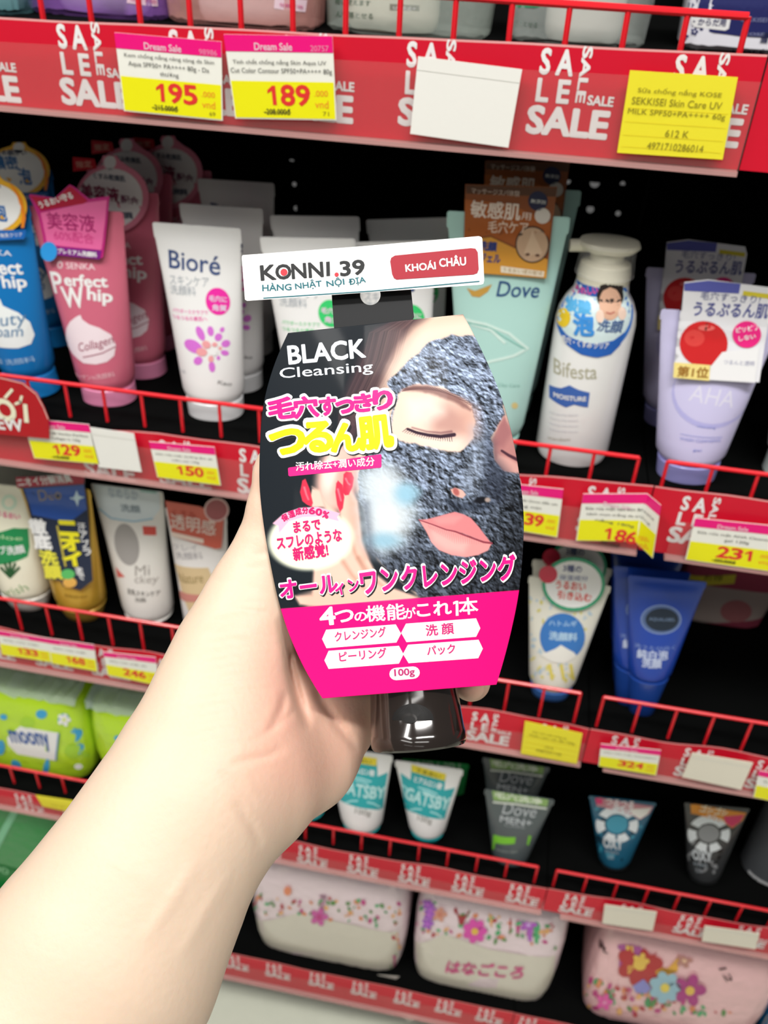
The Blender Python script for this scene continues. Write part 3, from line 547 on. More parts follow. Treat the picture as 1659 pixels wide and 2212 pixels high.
S.ell(m, 1520, 742, 52, 49, M('d22a2c', .25, .6), 2); S.ell(m, 1500, 730, 22, 18, M('e04844', .25, .6), 2.4); S.ell(m, 1526, 708, 18, 6, M('e8706a', .3), 2.5); S.line(m, [(1524, 712), (1527, 700)], 4, M('5a2a20', .5), 3)
S.poly(m, [(1560, 760), (1640, 750), (1630, 826), (1530, 820), (1536, 790)], M('ededf0', .4), 2.6); S.ell(m, 1613, 722, 31, 29, M('ee2a86', .4), 3); S.text(m, 'ピリピリ', 1590, 718, 1636, 712, LW, h=11, w=.03, lay=4); S.text(m, 'しない', 1596, 736, 1632, 730, LW, h=10, w=.03, lay=4)
S.text(m, 'つるんと透明', 1562, 786, 1628, 790, M('9a9cb8', .5), h=10, lay=3.5); S.poly(m, [(1456, 782), (1534, 788), (1532, 822), (1454, 815)], M('f2dc8a', .4), 3); S.text(m, '第1位', 1462, 812, 1528, 816, M('a0702a', .5), h=22, w=.03, lay=4); m.build('promo_card', A1.t)
behind(A1, (1430, 662), (1398, 572), 'lavender facial wash tube with an apple card, behind the front lavender one')
Tm = Tube('facial_wash_tube', 'pale grey-green tube cut by the right edge of the photo, second shelf', 'lavender facial wash tubes', Z2, (1690, 690), (1900, 715), (1634, 965), (1740, 985), (1640, 1030), (1745, 1045), 'c9d6d6', 'c0cccc'); Tm.done()
# ---------------------------------------------------------------- third shelf, left
AL = Tube('facial_wash_tube', 'cream and green aloe facial wash tube at the left edge, third shelf', 'third shelf facial wash tubes', Z3, (-62, 1040), (46, 1050), (0, 1262), (108, 1273), (34, 1322), (112, 1330), 'f0ecd6', 'ecebe4'); S, m = AL.S, AL.mb
S.poly(m, [(-40, 1150), (30, 1140), (62, 1140), (70, 1175), (62, 1200), (30, 1214), (-30, 1210)], M('1f8f52', .4, .3), 1); S.text(m, 'スクラブ洗顔', -38, 1180, 57, 1192, LW, h=15, w=.02, lay=2); S.text(m, 'aloe', -10, 1160, 50, 1166, M('bfe0b0', .5), h=9, lay=2)
S.text(m, 'うるおい', -6, 1114, 44, 1122, M('e0568a', .5), h=12, w=.03); S.ell(m, 20, 1085, 17, 17, M('cfe6cf', .5), 1); S.ell(m, 20, 1085, 10, 10, M('f0ecd6', .5), 1.5)
for a in (-50, -25, 0, 25, 50): S.line(m, [(22, 1246), (22 + 26 * math.sin(math.radians(a)), 1246 - 32 * math.cos(math.radians(a)))], 6, M('2a5a34', .5), 1.4 + a / 200)
S.text(m, 'nourish', 0, 1270, 64, 1273, M('8fae7c', .5), h=13); AL.done()
m = MB(); S = Surf(onY(60, 1020, .10)); S.L = .02; S.slab(m, [(-10, 1000), (110, 1008), (118, 1060), (-10, 1060)], M('9a9a90', .5), th=.03); tagit(m.build('carton', smooth=0), 'grey carton edge standing behind the aloe tube', 'box')
G = Tube('facial_wash_tube', 'gold facial wash tube with a navy card, third shelf left', 'third shelf facial wash tubes', Z3, (40, 1046), (192, 1050), (132, 1290), (236, 1302), (152, 1345), (226, 1352), 'c9a13c', 'b58f32', bodym=M('cfa53c', .3, .3, metal=.35), capm=M('b8953e', .35, .2, metal=.3)); S, m = G.S, G.mb; S.text(m, 'deodorant wash', 140, 1288, 190, 1290, M('8a6a1c', .5), h=7); G.done()
S, m = G.card('promo_card', [(33, 1030), (184, 1024), (182, 1050), (200, 1254), (174, 1275), (136, 1266), (130, 1254), (100, 1250), (72, 1140), (48, 1056), (38, 1054)], M('17233f', .3, .5), gap=.002)
S.poly(m, [(34, 1031), (183, 1025), (181, 1045), (37, 1053)], M('b23448', .4), 1.2); S.text(m, 'ニオイ分解消臭', 42, 1051, 158, 1041, LW, h=17, w=.03, lay=2)
S.poly(m, [(52, 1056), (181, 1047), (188, 1100), (150, 1128), (70, 1112)], M('1f4fa6', .3, .5), 1); S.poly(m, [(150, 1076), (162, 1070), (166, 1058), (170, 1070), (184, 1074), (171, 1079), (168, 1094), (162, 1080)], M('cfe6f8', .4), 2); S.text(m, 'Deo', 86, 1082, 134, 1078, M('9a8a6a', .5), h=22, it=.2, lay=2)
S.vtext(m, '徹底', 80, 1120, 100, 1186, LW, w=.05, lay=2, h=36); S.vtext(m, '洗顔', 104, 1188, 122, 1250, M('e6e04a', .5), w=.05, lay=2, h=36); S.vtext(m, 'ニオイ', 147, 1124, 162, 1222, M('f4e62a', .5), w=.06, lay=2, h=38); S.vtext(m, '汗アブラ', 176, 1128, 192, 1200, LW, w=.02, lay=2, h=17); S.vtext(m, 'まで', 171, 1224, 178, 1252, LW, w=.03, lay=2, h=15)
S.line(m, [(124, 1136), (142, 1222)], 4, M('c8b84a', .5), 2); S.ell(m, 147, 1240, 15, 11, M('5fc06a', .4), 2); S.ell(m, 151, 1258, 15, 11, M('e8b45a', .4), 2); m.build('promo_card', G.t)
K = Tube('facial_wash_tube', 'white facial wash tube with grey round shapes and a pale blue arc, third shelf', 'third shelf facial wash tubes', Z3, (195, 1040), (352, 1066), (276, 1318), (376, 1316), (288, 1352), (368, 1356), 'ebe8e2', 'e6e4e0'); S, m = K.S, K.mb; GY = M('a9a5a2', .5)
S.poly(m, [(200, 1044), (344, 1060), (346, 1100), (330, 1120), (290, 1127), (240, 1120), (214, 1095)], M('dfeaf0', .4, .3), 1); S.line(m, [(214, 1098), (240, 1119), (290, 1126), (330, 1120)], 3, M('9cc6dc', .4), 2); S.text(m, 'なめらか', 236, 1072, 300, 1080, M('b8c8d4', .5), h=20, w=.03, lay=2); S.text(m, '洗顔', 262, 1104, 304, 1108, M('8a9aa4', .5), h=16, w=.02, lay=2); S.poly(m, [(298, 1042), (340, 1046), (338, 1066), (304, 1062)], M('a8d4cc', .4), 1.5)
S.ell(m, 274, 1176, 26, 46, GY, 1, rot=-12); S.poly(m, [(308, 1136), (337, 1137), (338, 1156), (310, 1155)], M('d8564e', .5), 1); S.poly(m, [(250, 1224), (270, 1246), (254, 1246)], M('d86a62', .5), 1)
S.text(m, 'Mi', 292, 1244, 324, 1242, M('a8a29c', .5), h=22, it=.2); S.text(m, 'ckey', 290, 1264, 342, 1262, M('a8a29c', .5), h=22, it=.2); S.text(m, '豆乳スキンケア', 276, 1282, 348, 1284, M('55504c', .5), h=11, w=.02); S.text(m, '洗顔', 292, 1300, 316, 1301, M('55504c', .5), h=10); K.done()
N_ = Tube('facial_wash_tube', 'white facial wash tube with a coral card, tan patch and round disc, beside the hand', 'third shelf facial wash tubes', Z3, (356, 1086), (489, 1124), (405, 1345), (500, 1355), (412, 1382), (494, 1390), 'eeeae8', 'eeeae8'); S, m = N_.S, N_.mb
S.poly(m, [(378, 1216), (450, 1226), (468, 1266), (460, 1336), (412, 1330), (396, 1290)], M('dcc398', .5), 1); S.text(m, 'Nature', 388, 1256, 440, 1258, M('a08a5a', .5), h=18, it=.2, lay=2); S.line(m, [(392, 1280), (462, 1286)], 12, M('d08a80', .5), 2); S.text(m, 'クレイ', 374, 1186, 428, 1190, M('b8b4b8', .5), h=12); S.text(m, '洗顔料', 380, 1206, 440, 1208, M('a8a4a8', .5), h=14); N_.done()
S, m = N_.card('promo_card', [(356, 1082), (430, 1094), (484, 1116), (478, 1184), (466, 1186), (372, 1158)], M('d0604e', .35, .3), gap=.002)
S.text(m, '透明感', 370, 1140, 466, 1158, M('f4dcd2', .5), h=32, w=.01, lay=2); S.text(m, 'くすみ', 374, 1114, 424, 1120, M('b84a3c', .5), h=14, lay=2); S.poly(m, [(371, 1148), (440, 1164), (440, 1174), (372, 1158)], M('f2d8ca', .4), 2)
S.ell(m, 468, 1101, 27, 26, M('e0bcb8', .4), 2); S.ell(m, 468, 1101, 23, 22, M('a85c60', .4), 3); m.build('promo_card', N_.t)
# third shelf, right
U = Tube('facial_wash_tube', 'white and blue patterned facial wash tube with a green-rimmed bubble card, third shelf right', 'third shelf facial wash tubes', Z3, (1143, 1243), (1320, 1267), (1138, 1464), (1234, 1480), (1143, 1512), (1222, 1522), 'e6e4d8', '3f6cb0', bodym=M('e8e6da', .35, .2)); S, m = U.S, U.mb
for i in range(90):
    v = rng.random(); uu = rng.uniform(-.9, .9); x = 1188 + 26 * (1 - v) + uu * (48 + 38 * (1 - v)); y = 1290 + v * 180
    S.ell(m, x, y, rng.uniform(2, 6), rng.uniform(2, 8), M(('c9d6dc', 'd9cf7a', 'bcd0dc', 'e2d98c')[i % 4], .45), .6 + .01 * i, rot=rng.uniform(0, 180), n=7)
S.ell(m, 1215, 1375, 49, 51, M('3f7cc6', .4), 2, a0=20, a1=520 if False else 380); S.poly(m, [(1166, 1412), (1200, 1400), (1212, 1392), (1240, 1408), (1246, 1416), (1220, 1432), (1190, 1428)], M('ecebe4', .4), 3); S.text(m, 'ハトムギ', 1186, 1350, 1246, 1352, M('a9cdf0', .5), h=12, w=.03, lay=3); S.text(m, '洗顔料', 1186, 1380, 1246, 1384, M('b9d8f4', .5), h=18, w=.03, lay=3)
for x in (1190, 1215, 1236): S.line(m, [(x - 3, 1436), (x + 3, 1466)], 7, M('e2d468', .4), 2)
U.done(); S, m = U.card('promo_card', [(1239 + 68 * math.cos(q), 1262 + 58 * math.sin(q)) for q in np.linspace(0, 6.1, 30)], M('2a9f74', .4, .3), gap=.003)
S.ell(m, 1239, 1262, 61, 51, M('f4f2ee', .4, .3), 1); S.text(m, 'うるおい', 1200, 1270, 1264, 1276, M('e0504a', .5), h=17, w=.03, lay=2); S.text(m, '引き込む', 1204, 1292, 1276, 1300, M('e0504a', .5), h=17, w=.03, lay=2); S.text(m, '3種の', 1216, 1234, 1256, 1237, M('3c4a80', .5), h=15, w=.02, lay=2); S.text(m, '保湿成分', 1208, 1252, 1270, 1255, M('50609a', .5), h=11, lay=2); S.ell(m, 1184, 1240, 20, 19, M('d02f4c', .4, .3), 3); m.build('promo_card', U.t)
behind(U, (1239, 1204), (1245, 1168), 'white patterned tube behind the bubble card tube, mostly under the rail')
Q = Tube('facial_wash_tube', 'royal blue facial wash tube with a dark oval badge, third shelf right', 'blue facial wash tubes', Z3, (1358, 1242), (1527, 1257), (1349, 1448), (1444, 1456), (1352, 1545), (1408, 1550), '1c3f9c', '1a3a90', bodym=M('1d44a8', .28, .4), capm=M('20489f', .25, .5)); S, m = Q.S, Q.mb
S.ell(m, 1428, 1338, 44, 32, M('8fa4d0', .35), 1); S.ell(m, 1428, 1338, 42, 30, M('5a6f9c', .35), 1.4); S.ell(m, 1430, 1338, 36, 25, M('1c2a3c', .3, .4), 2); S.text(m, 'AQUALABEL', 1402, 1340, 1458, 1342, M('7a90b0', .5), h=8, lay=3)
S.text(m, '洗うたび白く', 1370, 1396, 1458, 1402, M('8fa4d8', .5), h=9); S.text(m, '純白泡', 1376, 1420, 1442, 1424, M('c9d4ee', .5), h=20, w=.03); S.text(m, '洗顔', 1386, 1440, 1428, 1443, M('c9d4ee', .5), h=19, w=.03); Q.done()
behind(Q, (1358, 1242), (1326, 1222), 'royal blue facial wash tube tucked behind to the left of the front blue one'); behind(Q, (1527, 1257), (1482, 1196), 'royal blue facial wash tube deeper in the row behind the front blue one')
S = Loft(onZ(1568, 1432, Z3) + np.array([0, .075, 0]), [(0, .036, .020), (.004, .04, .022), (.13, .056, .024), (.145, .056, .023)], 5.); t = thing('wash_pouch', S.O, 'dark pink pouch with a grey picture, lying deep on the third shelf at the right', 'pouch'); m = MB(); S.mesh(m, M('b85068', .4, .2))
S.poly(m, [(1494, 1345), (1690, 1320), (1690, 1270), (1510, 1262)], M('c0b0a8', .4), 1); S.ell(m, 1590, 1320, 34, 24, M('c07a7c', .4), 2); S.poly(m, [(1482, 1352), (1500, 1350), (1650, 1372), (1620, 1400), (1480, 1388)], M('d84a80', .4), 1.5); S.text(m, 'ダメージケア', 1500, 1384, 1604, 1394, M('d0a0b4', .5), h=16, w=.02, lay=3); S.poly(m, [(1480, 1231), (1590, 1240), (1586, 1260), (1478, 1254)], M('e8dc4a', .4), 3); S.text(m, 'お得', 1520, 1252, 1560, 1254, M('5a4a20', .5), h=12, lay=4); m.build('body', t)
# ---------------------------------------------------------------- fourth shelf: wipes packs, small tubes
def softpack(name, label, cat, group, fl, fr, zs, tl, dep, n=5., colr='b8dc2a', rough=.3, coat=.5, wob=.0006, top=.75, bump=0., bottom_r=.9, y=None, tilt=0.):
    """a bag lying/standing on a shelf: fl, fr = bottom front corners, tl = a top front corner (photo pixels)"""
    P = onZ(*mid(fl, fr), zs)
    P[1] = max(P[1], .009) if y is None else y
    a, b = onY(*fl, P[1]), onY(*fr, P[1]); h = min(onY(*tl, P[1])[2] - zs, .222); w = (b[0] - a[0]) / 2
    O = np.array([(a[0] + b[0]) / 2, P[1] + dep, zs])
    rows = [(0, w * .9 * bottom_r, dep * .8), (.004, w * .97 * bottom_r, dep * .93), (h * .15, w * .99 * (bottom_r + 1) / 2, dep * .98), (h * .4, w, dep), (h * .7, w * .995, dep * .985), (h * .88, w * .97, dep * .94), (h * .96, w * .93, dep * .86), (h, w * .85, dep * .72), (h * 1.012, w * .6, dep * .45)]
    S = Loft(O, rows, n); S.step = .0006; wob = min(wob, .0004); t = thing(name, O, label, cat, group); m = MB(); S.mesh(m, M(colr, rough, coat, bump=bump), 64, wob); return S, m, t
WPG = 'wet wipes packs'
def wipes(label, fl, fr, tl, dx=0, dy=0, det=True):
    S, m, t = softpack('wipes_pack', label, 'wipes', WPG, fl, fr, Z4 + .0005, tl, .045, colr='b9e02c', bump=.5)
    BL_ = M('3fa6d8', .4); x0 = dx; W_ = M('f4f6ee', .4)
    def e(x, y, a, b, mm, lay=1, rot=0): S.ell(m, x + dx, y + dy, a, b, mm, lay, rot)
    S.poly(m, [(x + dx, y + dy) for x, y in ((16, 1592), (44, 1568), (128, 1582), (120, 1642), (38, 1628), (18, 1608))], W_, 1); S.text(m, 'moony', 33 + dx, 1613 + dy, 116 + dx, 1622 + dy, M('2a5aa8', .4), h=33, w=.02, lay=2)
    S.line(m, [(128 + dx, 1583 + dy), (122 + dx, 1640 + dy)], 3, M('3a7ab0', .4), 2)
    for (x, y, a, b) in ((90, 1542, 10, 12), (138, 1551, 14, 10), (180, 1560, 12, 13), (188, 1590, 8, 10), (36, 1650, 12, 7), (100, 1660, 22, 6), (2, 1614, 9, 16), (8, 1548, 8, 6)): e(x, y, a, b, BL_, 1, x)
    flower(S, m, 140 + dx, 1552 + dy, 15, W_, M('d9e88a', .4)); e(170, 1655, 9, 6, W_); e(160, 1622, 20, 16, M('a6d43a', .4)); e(60, 1560, 16, 12, M('a9d63a', .4)); e(186, 1628, 10, 8, M('a9d63a', .4))
    m.build('bag', t)
    # loose clear wrap at the top
    m = MB(); q = S.rows[-3]; h = S.rows[-2][0]; V = []; k = 26
    for i in range(k + 1):
        u = -q[1] + 2 * q[1] * i / k
        for j, (yy, zz) in enumerate(((-.04, -.004), (-.037, .004), (-.02, .008), (.0, .011), (.018, .010), (.036, .0))): V.append(S.O + np.array([u * (1.02 if j in (1, 2) else 1), yy, h + zz + rng.normal(0, .0016)]))
    m.add(V, [(i * 6 + j, (i + 1) * 6 + j, (i + 1) * 6 + j + 1, i * 6 + j + 1) for i in range(k) for j in range(5)], M('d6e6e6', .15, .6, alpha=.5)); m.build('clear_wrap', t, smooth=0); return S, t
S1, w1 = wipes('bright green wet wipes pack, leftmost, with a full white logo tag', (-75, 1652), (205, 1698), (217, 1540))
S2, w2 = wipes('bright green wet wipes pack beside the arm, its logo half hidden', (208, 1698), (492, 1750), (500, 1590), 247, 46)
clone(w1, (.05, .098, .004), 'green wet wipes pack in the dark behind the front left one'); clone(w2, (.052, .099, .004), 'green wet wipes pack in the dark behind the pack beside the arm')
S, m, t = softpack('snack_pouch', 'dark brown pouch behind the green wipes at the far left', 'pouch', None, (-90, 1660), (60, 1680), Z4 + .0005, (50, 1420), .03, colr='4a3a34', y=.17); m.build('bag', t)
TG = 'fourth shelf facial wash tubes'
def gats(label, TL, TR, BL, BR, CL, CR):
    T = Tube('facial_wash_tube', label, TG, Z4, TL, TR, BL, BR, CL, CR, 'eceeee', '159a9c', crimp=.1, bodym=M('eff0f0', .35, .2), capm=M('169fa2', .3, .3)); S, m = T.S, T.mb
    a = np.array(TL, float); e = (np.array(TR) - a) / 145.; dn = (np.array(mid(BL, BR)) - np.array(mid(TL, TR))) / 146.
    f = lambda x, y: tuple(a + e * x + dn * y + np.array([0, 0]))
    def f(x, y):                      # tube coordinates: 0..145 across, 0..146 down, narrowing
        c = np.array(mid(TL, TR)) + dn * y; k = 1 + (abs(BR[0] - BL[0]) / abs(TR[0] - TL[0]) - 1) * y / 146; return tuple(c + e * (x - 72.5) * k)
    P = lambda pts: [f(*p) for p in pts]; TE = M('16a8b0', .35, .3)
    S.poly(m, P([(6, 34), (30, 44), (34, 12), (112, 14), (116, 48), (140, 36), (138, 84), (140, 112), (100, 118), (40, 116), (4, 108), (6, 70)]), TE, 1)
    S.poly(m, P([(34, 8), (112, 10), (112, 26), (34, 24)]), M('f0dc3a', .4), 2); S.text(m, 'ヒアルロン酸', *f(38, 46), *f(108, 48), M('e4eef0', .4), h=13, w=.04, lay=2); S.text(m, 'うるおい', *f(44, 21), *f(100, 23), M('6a6420', .4), h=8, w=.02, lay=3)
    S.text(m, 'GATSBY', *f(8, 86), *f(140, 88), M('bfe8e8', .4), h=24, w=.03, lay=2)
    for (x0, y0, x1, y1) in ((50, 56, 100, 60), (60, 62, 92, 66), (20, 112, 60, 104), (90, 104, 130, 110), (8, 60, 24, 72)): S.line(m, [f(x0, y0), f((x0 + x1) / 2, (y0 + y1) / 2 - 2), f(x1, y1)], 4, M('9fdfe2', .4), 2)
    S.text(m, '100g', *f(44, 134), *f(100, 135), M('a9a9a6', .5), h=15, w=.03, lay=1); T.done(); return T
g2 = gats('white and teal facial wash tube right of the other teal ones, below the black cap', (854, 1634), (999, 1671), (878, 1786), (953, 1792), (893, 1822), (948, 1826))
gats('white and teal facial wash tube touching the hand on its left', (702, 1612), (848, 1632), (742, 1772), (826, 1776), (752, 1806), (812, 1810))
gats('white and teal facial wash tube mostly hidden behind the hand', (565, 1580), (712, 1604), (620, 1738), (702, 1750), (640, 1772), (690, 1776))
gg = Tube('facial_wash_tube', 'green facial wash tube standing behind the teal ones', TG, Z4, (868, 1630), (1012, 1660), (893, 1782), (965, 1788), (905, 1820), (956, 1824), '2f9f52', '2f9f52', yb=.10)
gg.S.text(gg.mb, 'GATSBY', 900, 1650, 1000, 1664, M('a9d8b0', .4), h=20, w=.03); gg.done()
V_ = Tube('facial_wash_tube', 'charcoal grey facial wash tube with a lime patch and pale green top band', TG, Z4, (1047, 1705), (1198, 1727), (1060, 1846), (1134, 1856), (1066, 1866), (1128, 1871), '4a5356', '3c4446', crimp=.09, bodym=M('525b5e', .35, .3)); S, m = V_.S, V_.mb
S.poly(m, [(1062, 1702), (1186, 1722), (1182, 1742), (1150, 1736), (1110, 1732), (1066, 1728)], M('8fb46a', .4), 1); S.line(m, [(1066, 1732), (1110, 1736), (1150, 1742), (1180, 1746)], 4, M('dfe6dc', .4), 1.5); S.text(m, '毛穴洗浄', 1068, 1722, 1170, 1738, M('e6eedc', .4), h=13, w=.03, lay=2)
S.text(m, 'Dove', 1084, 1757, 1156, 1766, M('b6bcc0', .4), h=25, it=.15); S.text(m, 'MEN+', 1080, 1774, 1148, 1784, M('b6bcc0', .4), h=13, w=.02); S.text(m, 'CARE', 1090, 1784, 1134, 1790, M('9aa0a4', .4), h=6)
S.poly(m, [(1066, 1802), (1114, 1808), (1112, 1822), (1070, 1820), (1068, 1834), (1063, 1834)], M('7cc83a', .4), 1); S.poly(m, [(1142, 1804), (1148, 1806), (1142, 1826), (1138, 1824)], M('7cc83a', .4), 1); S.text(m, 'sensitive clean', 1072, 1836, 1118, 1842, M('9aa4a0', .4), h=6); V_.done()
behind(V_, (1198, 1727), (1188, 1657), 'charcoal grey facial wash tube in the dark behind the front charcoal one')
def oxy(label, TL, TR, BL, BR, CL, CR, c1, c2, c3, top, txt):
    T = Tube('facial_wash_tube', label, TG, Z4, TL, TR, BL, BR, CL, CR, c1, '141617', crimp=.05, bodym=M(c1, .35, .4)); S, m = T.S, T.mb
    c = np.array(mid(TL, TR)); e = (np.array(TR) - np.array(TL)) / 140.; dn = (np.array(mid(BL, BR)) - c) / 150.; kb = abs(BR[0] - BL[0]) / abs(TR[0] - TL[0])
    def f(x, y): return tuple(c + dn * y + e * x * (1 + (kb - 1) * y / 150))
    for i in range(34):
        x, y = rng.uniform(-62, 62), rng.uniform(30, 146); q = f(x, y); S.ell(m, q[0], q[1], rng.uniform(3, 9), rng.uniform(2, 6), M((c2, c3)[i % 2], .35, .3), 1. + .015 * i, rot=rng.uniform(0, 180), n=7)
    Wc = M('dfe6ea', .35, .3); q = f(-2, 62)
    for a0, a1 in ((208, 262 + 70), (340, 392), (148, 200)):
        A = [(q[0] + 46 * math.cos(math.radians(t)), q[1] + 40 * math.sin(math.radians(t))) for t in np.linspace(a0 + 4, a1 - 4, 9)] + [(q[0] + 27 * math.cos(math.radians(t)), q[1] + 23 * math.sin(math.radians(t))) for t in np.linspace(a1 - 6, a0 + 6, 9)]
        S.poly(m, A, Wc, 2)
    for a0, a1 in ((48, 90), (94, 136)):
        A = [(q[0] + 44 * math.cos(math.radians(t)), q[1] + 40 * math.sin(math.radians(t))) for t in np.linspace(a0 + 3, a1 - 3, 6)] + [(q[0] + 27 * math.cos(math.radians(t)), q[1] + 23 * math.sin(math.radians(t))) for t in np.linspace(a1 - 3, a0 + 3, 6)]
        S.poly(m, A, Wc, 2)
    S.ell(m, q[0], q[1], 23, 19, M(c3, .35, .3), 2); S.text(m, 'OXY', *f(-36, 120), *f(34, 120), M('c6cdd2', .35), h=20, w=.05, lay=2.5)
    S.text(m, 'men', *f(-26, 134), *f(26, 134), M('9aa6ae', .4), h=7, lay=2.5); S.text(m, '洗顔', *f(-14, 148), *f(14, 148), M('aab2b8', .4), h=9, lay=2.5)
    P = lambda pts: [f(*p) for p in pts]; S.poly(m, P([(-52, 4), (66, 4), (66, 22), (52, 42), (30, 34), (-40, 26), (-56, 26)]), M(top[0], .4), 2); S.poly(m, P([(-58, 6), (-42, 6), (-42, 18), (-56, 20)]), M(top[1], .4), 3)
    S.poly(m, P([(20, 20), (64, 8), (62, 26), (50, 40), (30, 32)]), M(top[2], .4), 2.6); S.text(m, txt, *f(-36, 18), *f(26, 18), M(top[3], .4), h=15, w=.04, lay=3.2); T.done(); return T
oxy('teal blue facial wash tube with a white ring emblem, fourth shelf right', (1273, 1715), (1417, 1738), (1286, 1852), (1352, 1862), (1296, 1880), (1344, 1886), '1f5f7c', '0f2a3a', '3a93ae', ('c98a94', 'e23a78', 'f0ece6', 'f4e8ea'), 'つるつる')
oxy('black and grey facial wash tube with a white ring emblem, fourth shelf right', (1480, 1728), (1618, 1752), (1474, 1882), (1544, 1890), (1486, 1908), (1536, 1914), '3a3c3e', '141516', '8a8d90', ('e0902c', 'e89a2c', 'd83a6a', 'f4ead0'), 'ゴシゴシ')
S = Loft(onZ(1668, 1925, Z4) + np.array([0, .03, 0]), [(0, .026, .024), (.003, .029, .027), (.10, .029, .027), (.11, .026, .024), (.122, .014, .014), (.14, .014, .014)]); t = thing('bottle', S.O, 'dark grey bottle with a white band, cut by the right edge, fourth shelf', 'bottle'); m = MB(); S.mesh(m, M('55585c', .35, .3))
S.poly(m, [(1614, 1856), (1690, 1910), (1690, 1930), (1614, 1876)], M('d4d6d8', .4), 1); m.build('body', t)
# ---------------------------------------------------------------- bottom shelf: tissue packs
PG = 'floral toilet roll packs'; LEAF = ('3f9a5c', 'b8323c', 'e08a5c', '5a8f4a', 'e8b070', 'c43f86', '4fae72')
def tissue(label, fl, fr, tl, dep=.055, col='e9d6dc', bump=.6):
    return softpack('toilet_roll_pack', label, 'toilet rolls', PG, fl, fr, Z5 + .0005, tl, dep, colr=col, n=6., rough=.25, wob=.0009, bump=bump, bottom_r=.96)
def confetti(S, m, quad, n, seed, sz=1.):
    q = bil(quad); R_ = np.random.default_rng(seed)
    for i in range(n):
        s, tt = R_.random(), R_.random(); x, y = q(s, tt); c = LEAF[R_.integers(0, 7)]; a = R_.uniform(3, 8) * sz
        S.ell(m, x, y, a, a * R_.uniform(.45, .8), M(c, .4, .2), 1.5 + .01 * i, rot=R_.uniform(0, 180), n=6)
def tails(t, S, pts):
    for (x, y, l, r) in pts:
        m = MB(); d = S.dep(np.array([0.]), np.array([.01]))[0]; p = onY(x, y, S.O[1] + d - .002); q = onY(x + r, y + l, S.O[1] + d - .004); w = np.array([.016, 0, .004]); n = np.array([0, .0006, 0])
        m.add([p - w, p + w, q + w * .15, q - w * .15, p - w + n, p + w + n, q + w * .15 + n, q - w * .15 + n], [(3, 2, 1, 0), (4, 5, 6, 7), (0, 1, 5, 4), (2, 3, 7, 6), (1, 2, 6, 5), (3, 0, 4, 7)], M('dcd6cc', .2, .5, alpha=.75))
        m.build('wrap_tail', t)
S, m, t = tissue('toilet roll pack with a pink top and confetti flowers, nearest the arm', (546, 2088), (866, 2122), (560, 1868)); PW = M('d8d2c4', .28, .4)
S.poly(m, [(538, 1965), (640, 1972), (760, 1996), (860, 2010), (866, 2118), (700, 2104), (545, 2085)], PW, 1); confetti(S, m, [(536, 1926), (864, 1950), (862, 2004), (536, 1972)], 70, 3, .9); confetti(S, m, [(534, 1950), (552, 1950), (552, 2080), (540, 2080)], 12, 4, .8); confetti(S, m, [(846, 1960), (866, 1964), (864, 2110), (846, 2105)], 14, 5, .8)
S.line(m, [(706, 1890), (700, 1935), (692, 1985)], 12, M('b890a4', .35), 1.2); flower(S, m, 690, 1978, 19, M('d060a8', .4), M('c83f86', .4), 3); S.ell(m, 622, 1922, 8, 10, M('e8906a', .4), 3); m.build('wrapper', t); tails(t, S, [(560, 2085, 24, -8), (835, 2108, 26, -12)])
S, m, t = tissue('middle toilet roll pack with a purple flower stack and pink script', (872, 2192), (1180, 2205), (884, 1930), dep=.06)
S.poly(m, [(878, 2020), (960, 2016), (1060, 2050), (1200, 2062), (1186, 2200), (1000, 2196), (878, 2186)], PW, 1); confetti(S, m, [(880, 1930), (1210, 1990), (1204, 2050), (880, 2012)], 80, 6, 1.); flower(S, m, 1026, 2008, 26, M('e04fb0', .4), M('e8c050', .4), 3, 7)
for x, y in ((925, 1950), (928, 1972), (924, 1992), (930, 1962)): flower(S, m, x, y, 13, M('a95fc8', .4), M('c86fd8', .4), 3)
flower(S, m, 1142, 1992, 19, M('b05fc0', .4), M('c8a0d8', .4), 3); S.ell(m, 998, 1962, 17, 14, M('a82f3c', .4), 3); flower(S, m, 950, 1972, 16, M('d99a86', .4), M('d0806a', .4), 3)
S.text(m, 'はなごころ', 962, 2098, 1126, 2112, M('d84a8c', .4), h=26, w=.03, lay=3, it=.3); m.build('wrapper', t); tails(t, S, [(890, 2188, 18, -6), (1160, 2196, 20, 6)])
S, m, t = tissue('right toilet roll pack with big red, yellow and blue flowers', (1232, 2232), (1608, 2300), (1237, 2005), dep=.06, col='eebfc2')
confetti(S, m, [(1228, 2100), (1420, 2150), (1600, 2190), (1262, 2190)], 90, 8, 1.1); S.text(m, '12ロール', 1250, 2042, 1310, 2050, M('4a2a2c', .4), h=16, w=.03, lay=2); S.text(m, 'ダブル', 1252, 2014, 1310, 2022, M('4a2a2c', .4), h=12, w=.02, lay=2)
flower(S, m, 1360, 2028, 29, M('b05a9c', .4), M('e8c25a', .4), 2); S.poly(m, [(1386, 2028), (1440, 2030), (1466, 2050), (1464, 2096), (1430, 2108), (1400, 2080), (1384, 2052)], M('e8b04a', .4), 2); flower(S, m, 1382, 2078, 48, M('b8383a', .4), M('e8c25a', .4), 3, 7); flower(S, m, 1384, 2072, 18, M('e8c25a', .4), M('e8c25a', .4), 4)
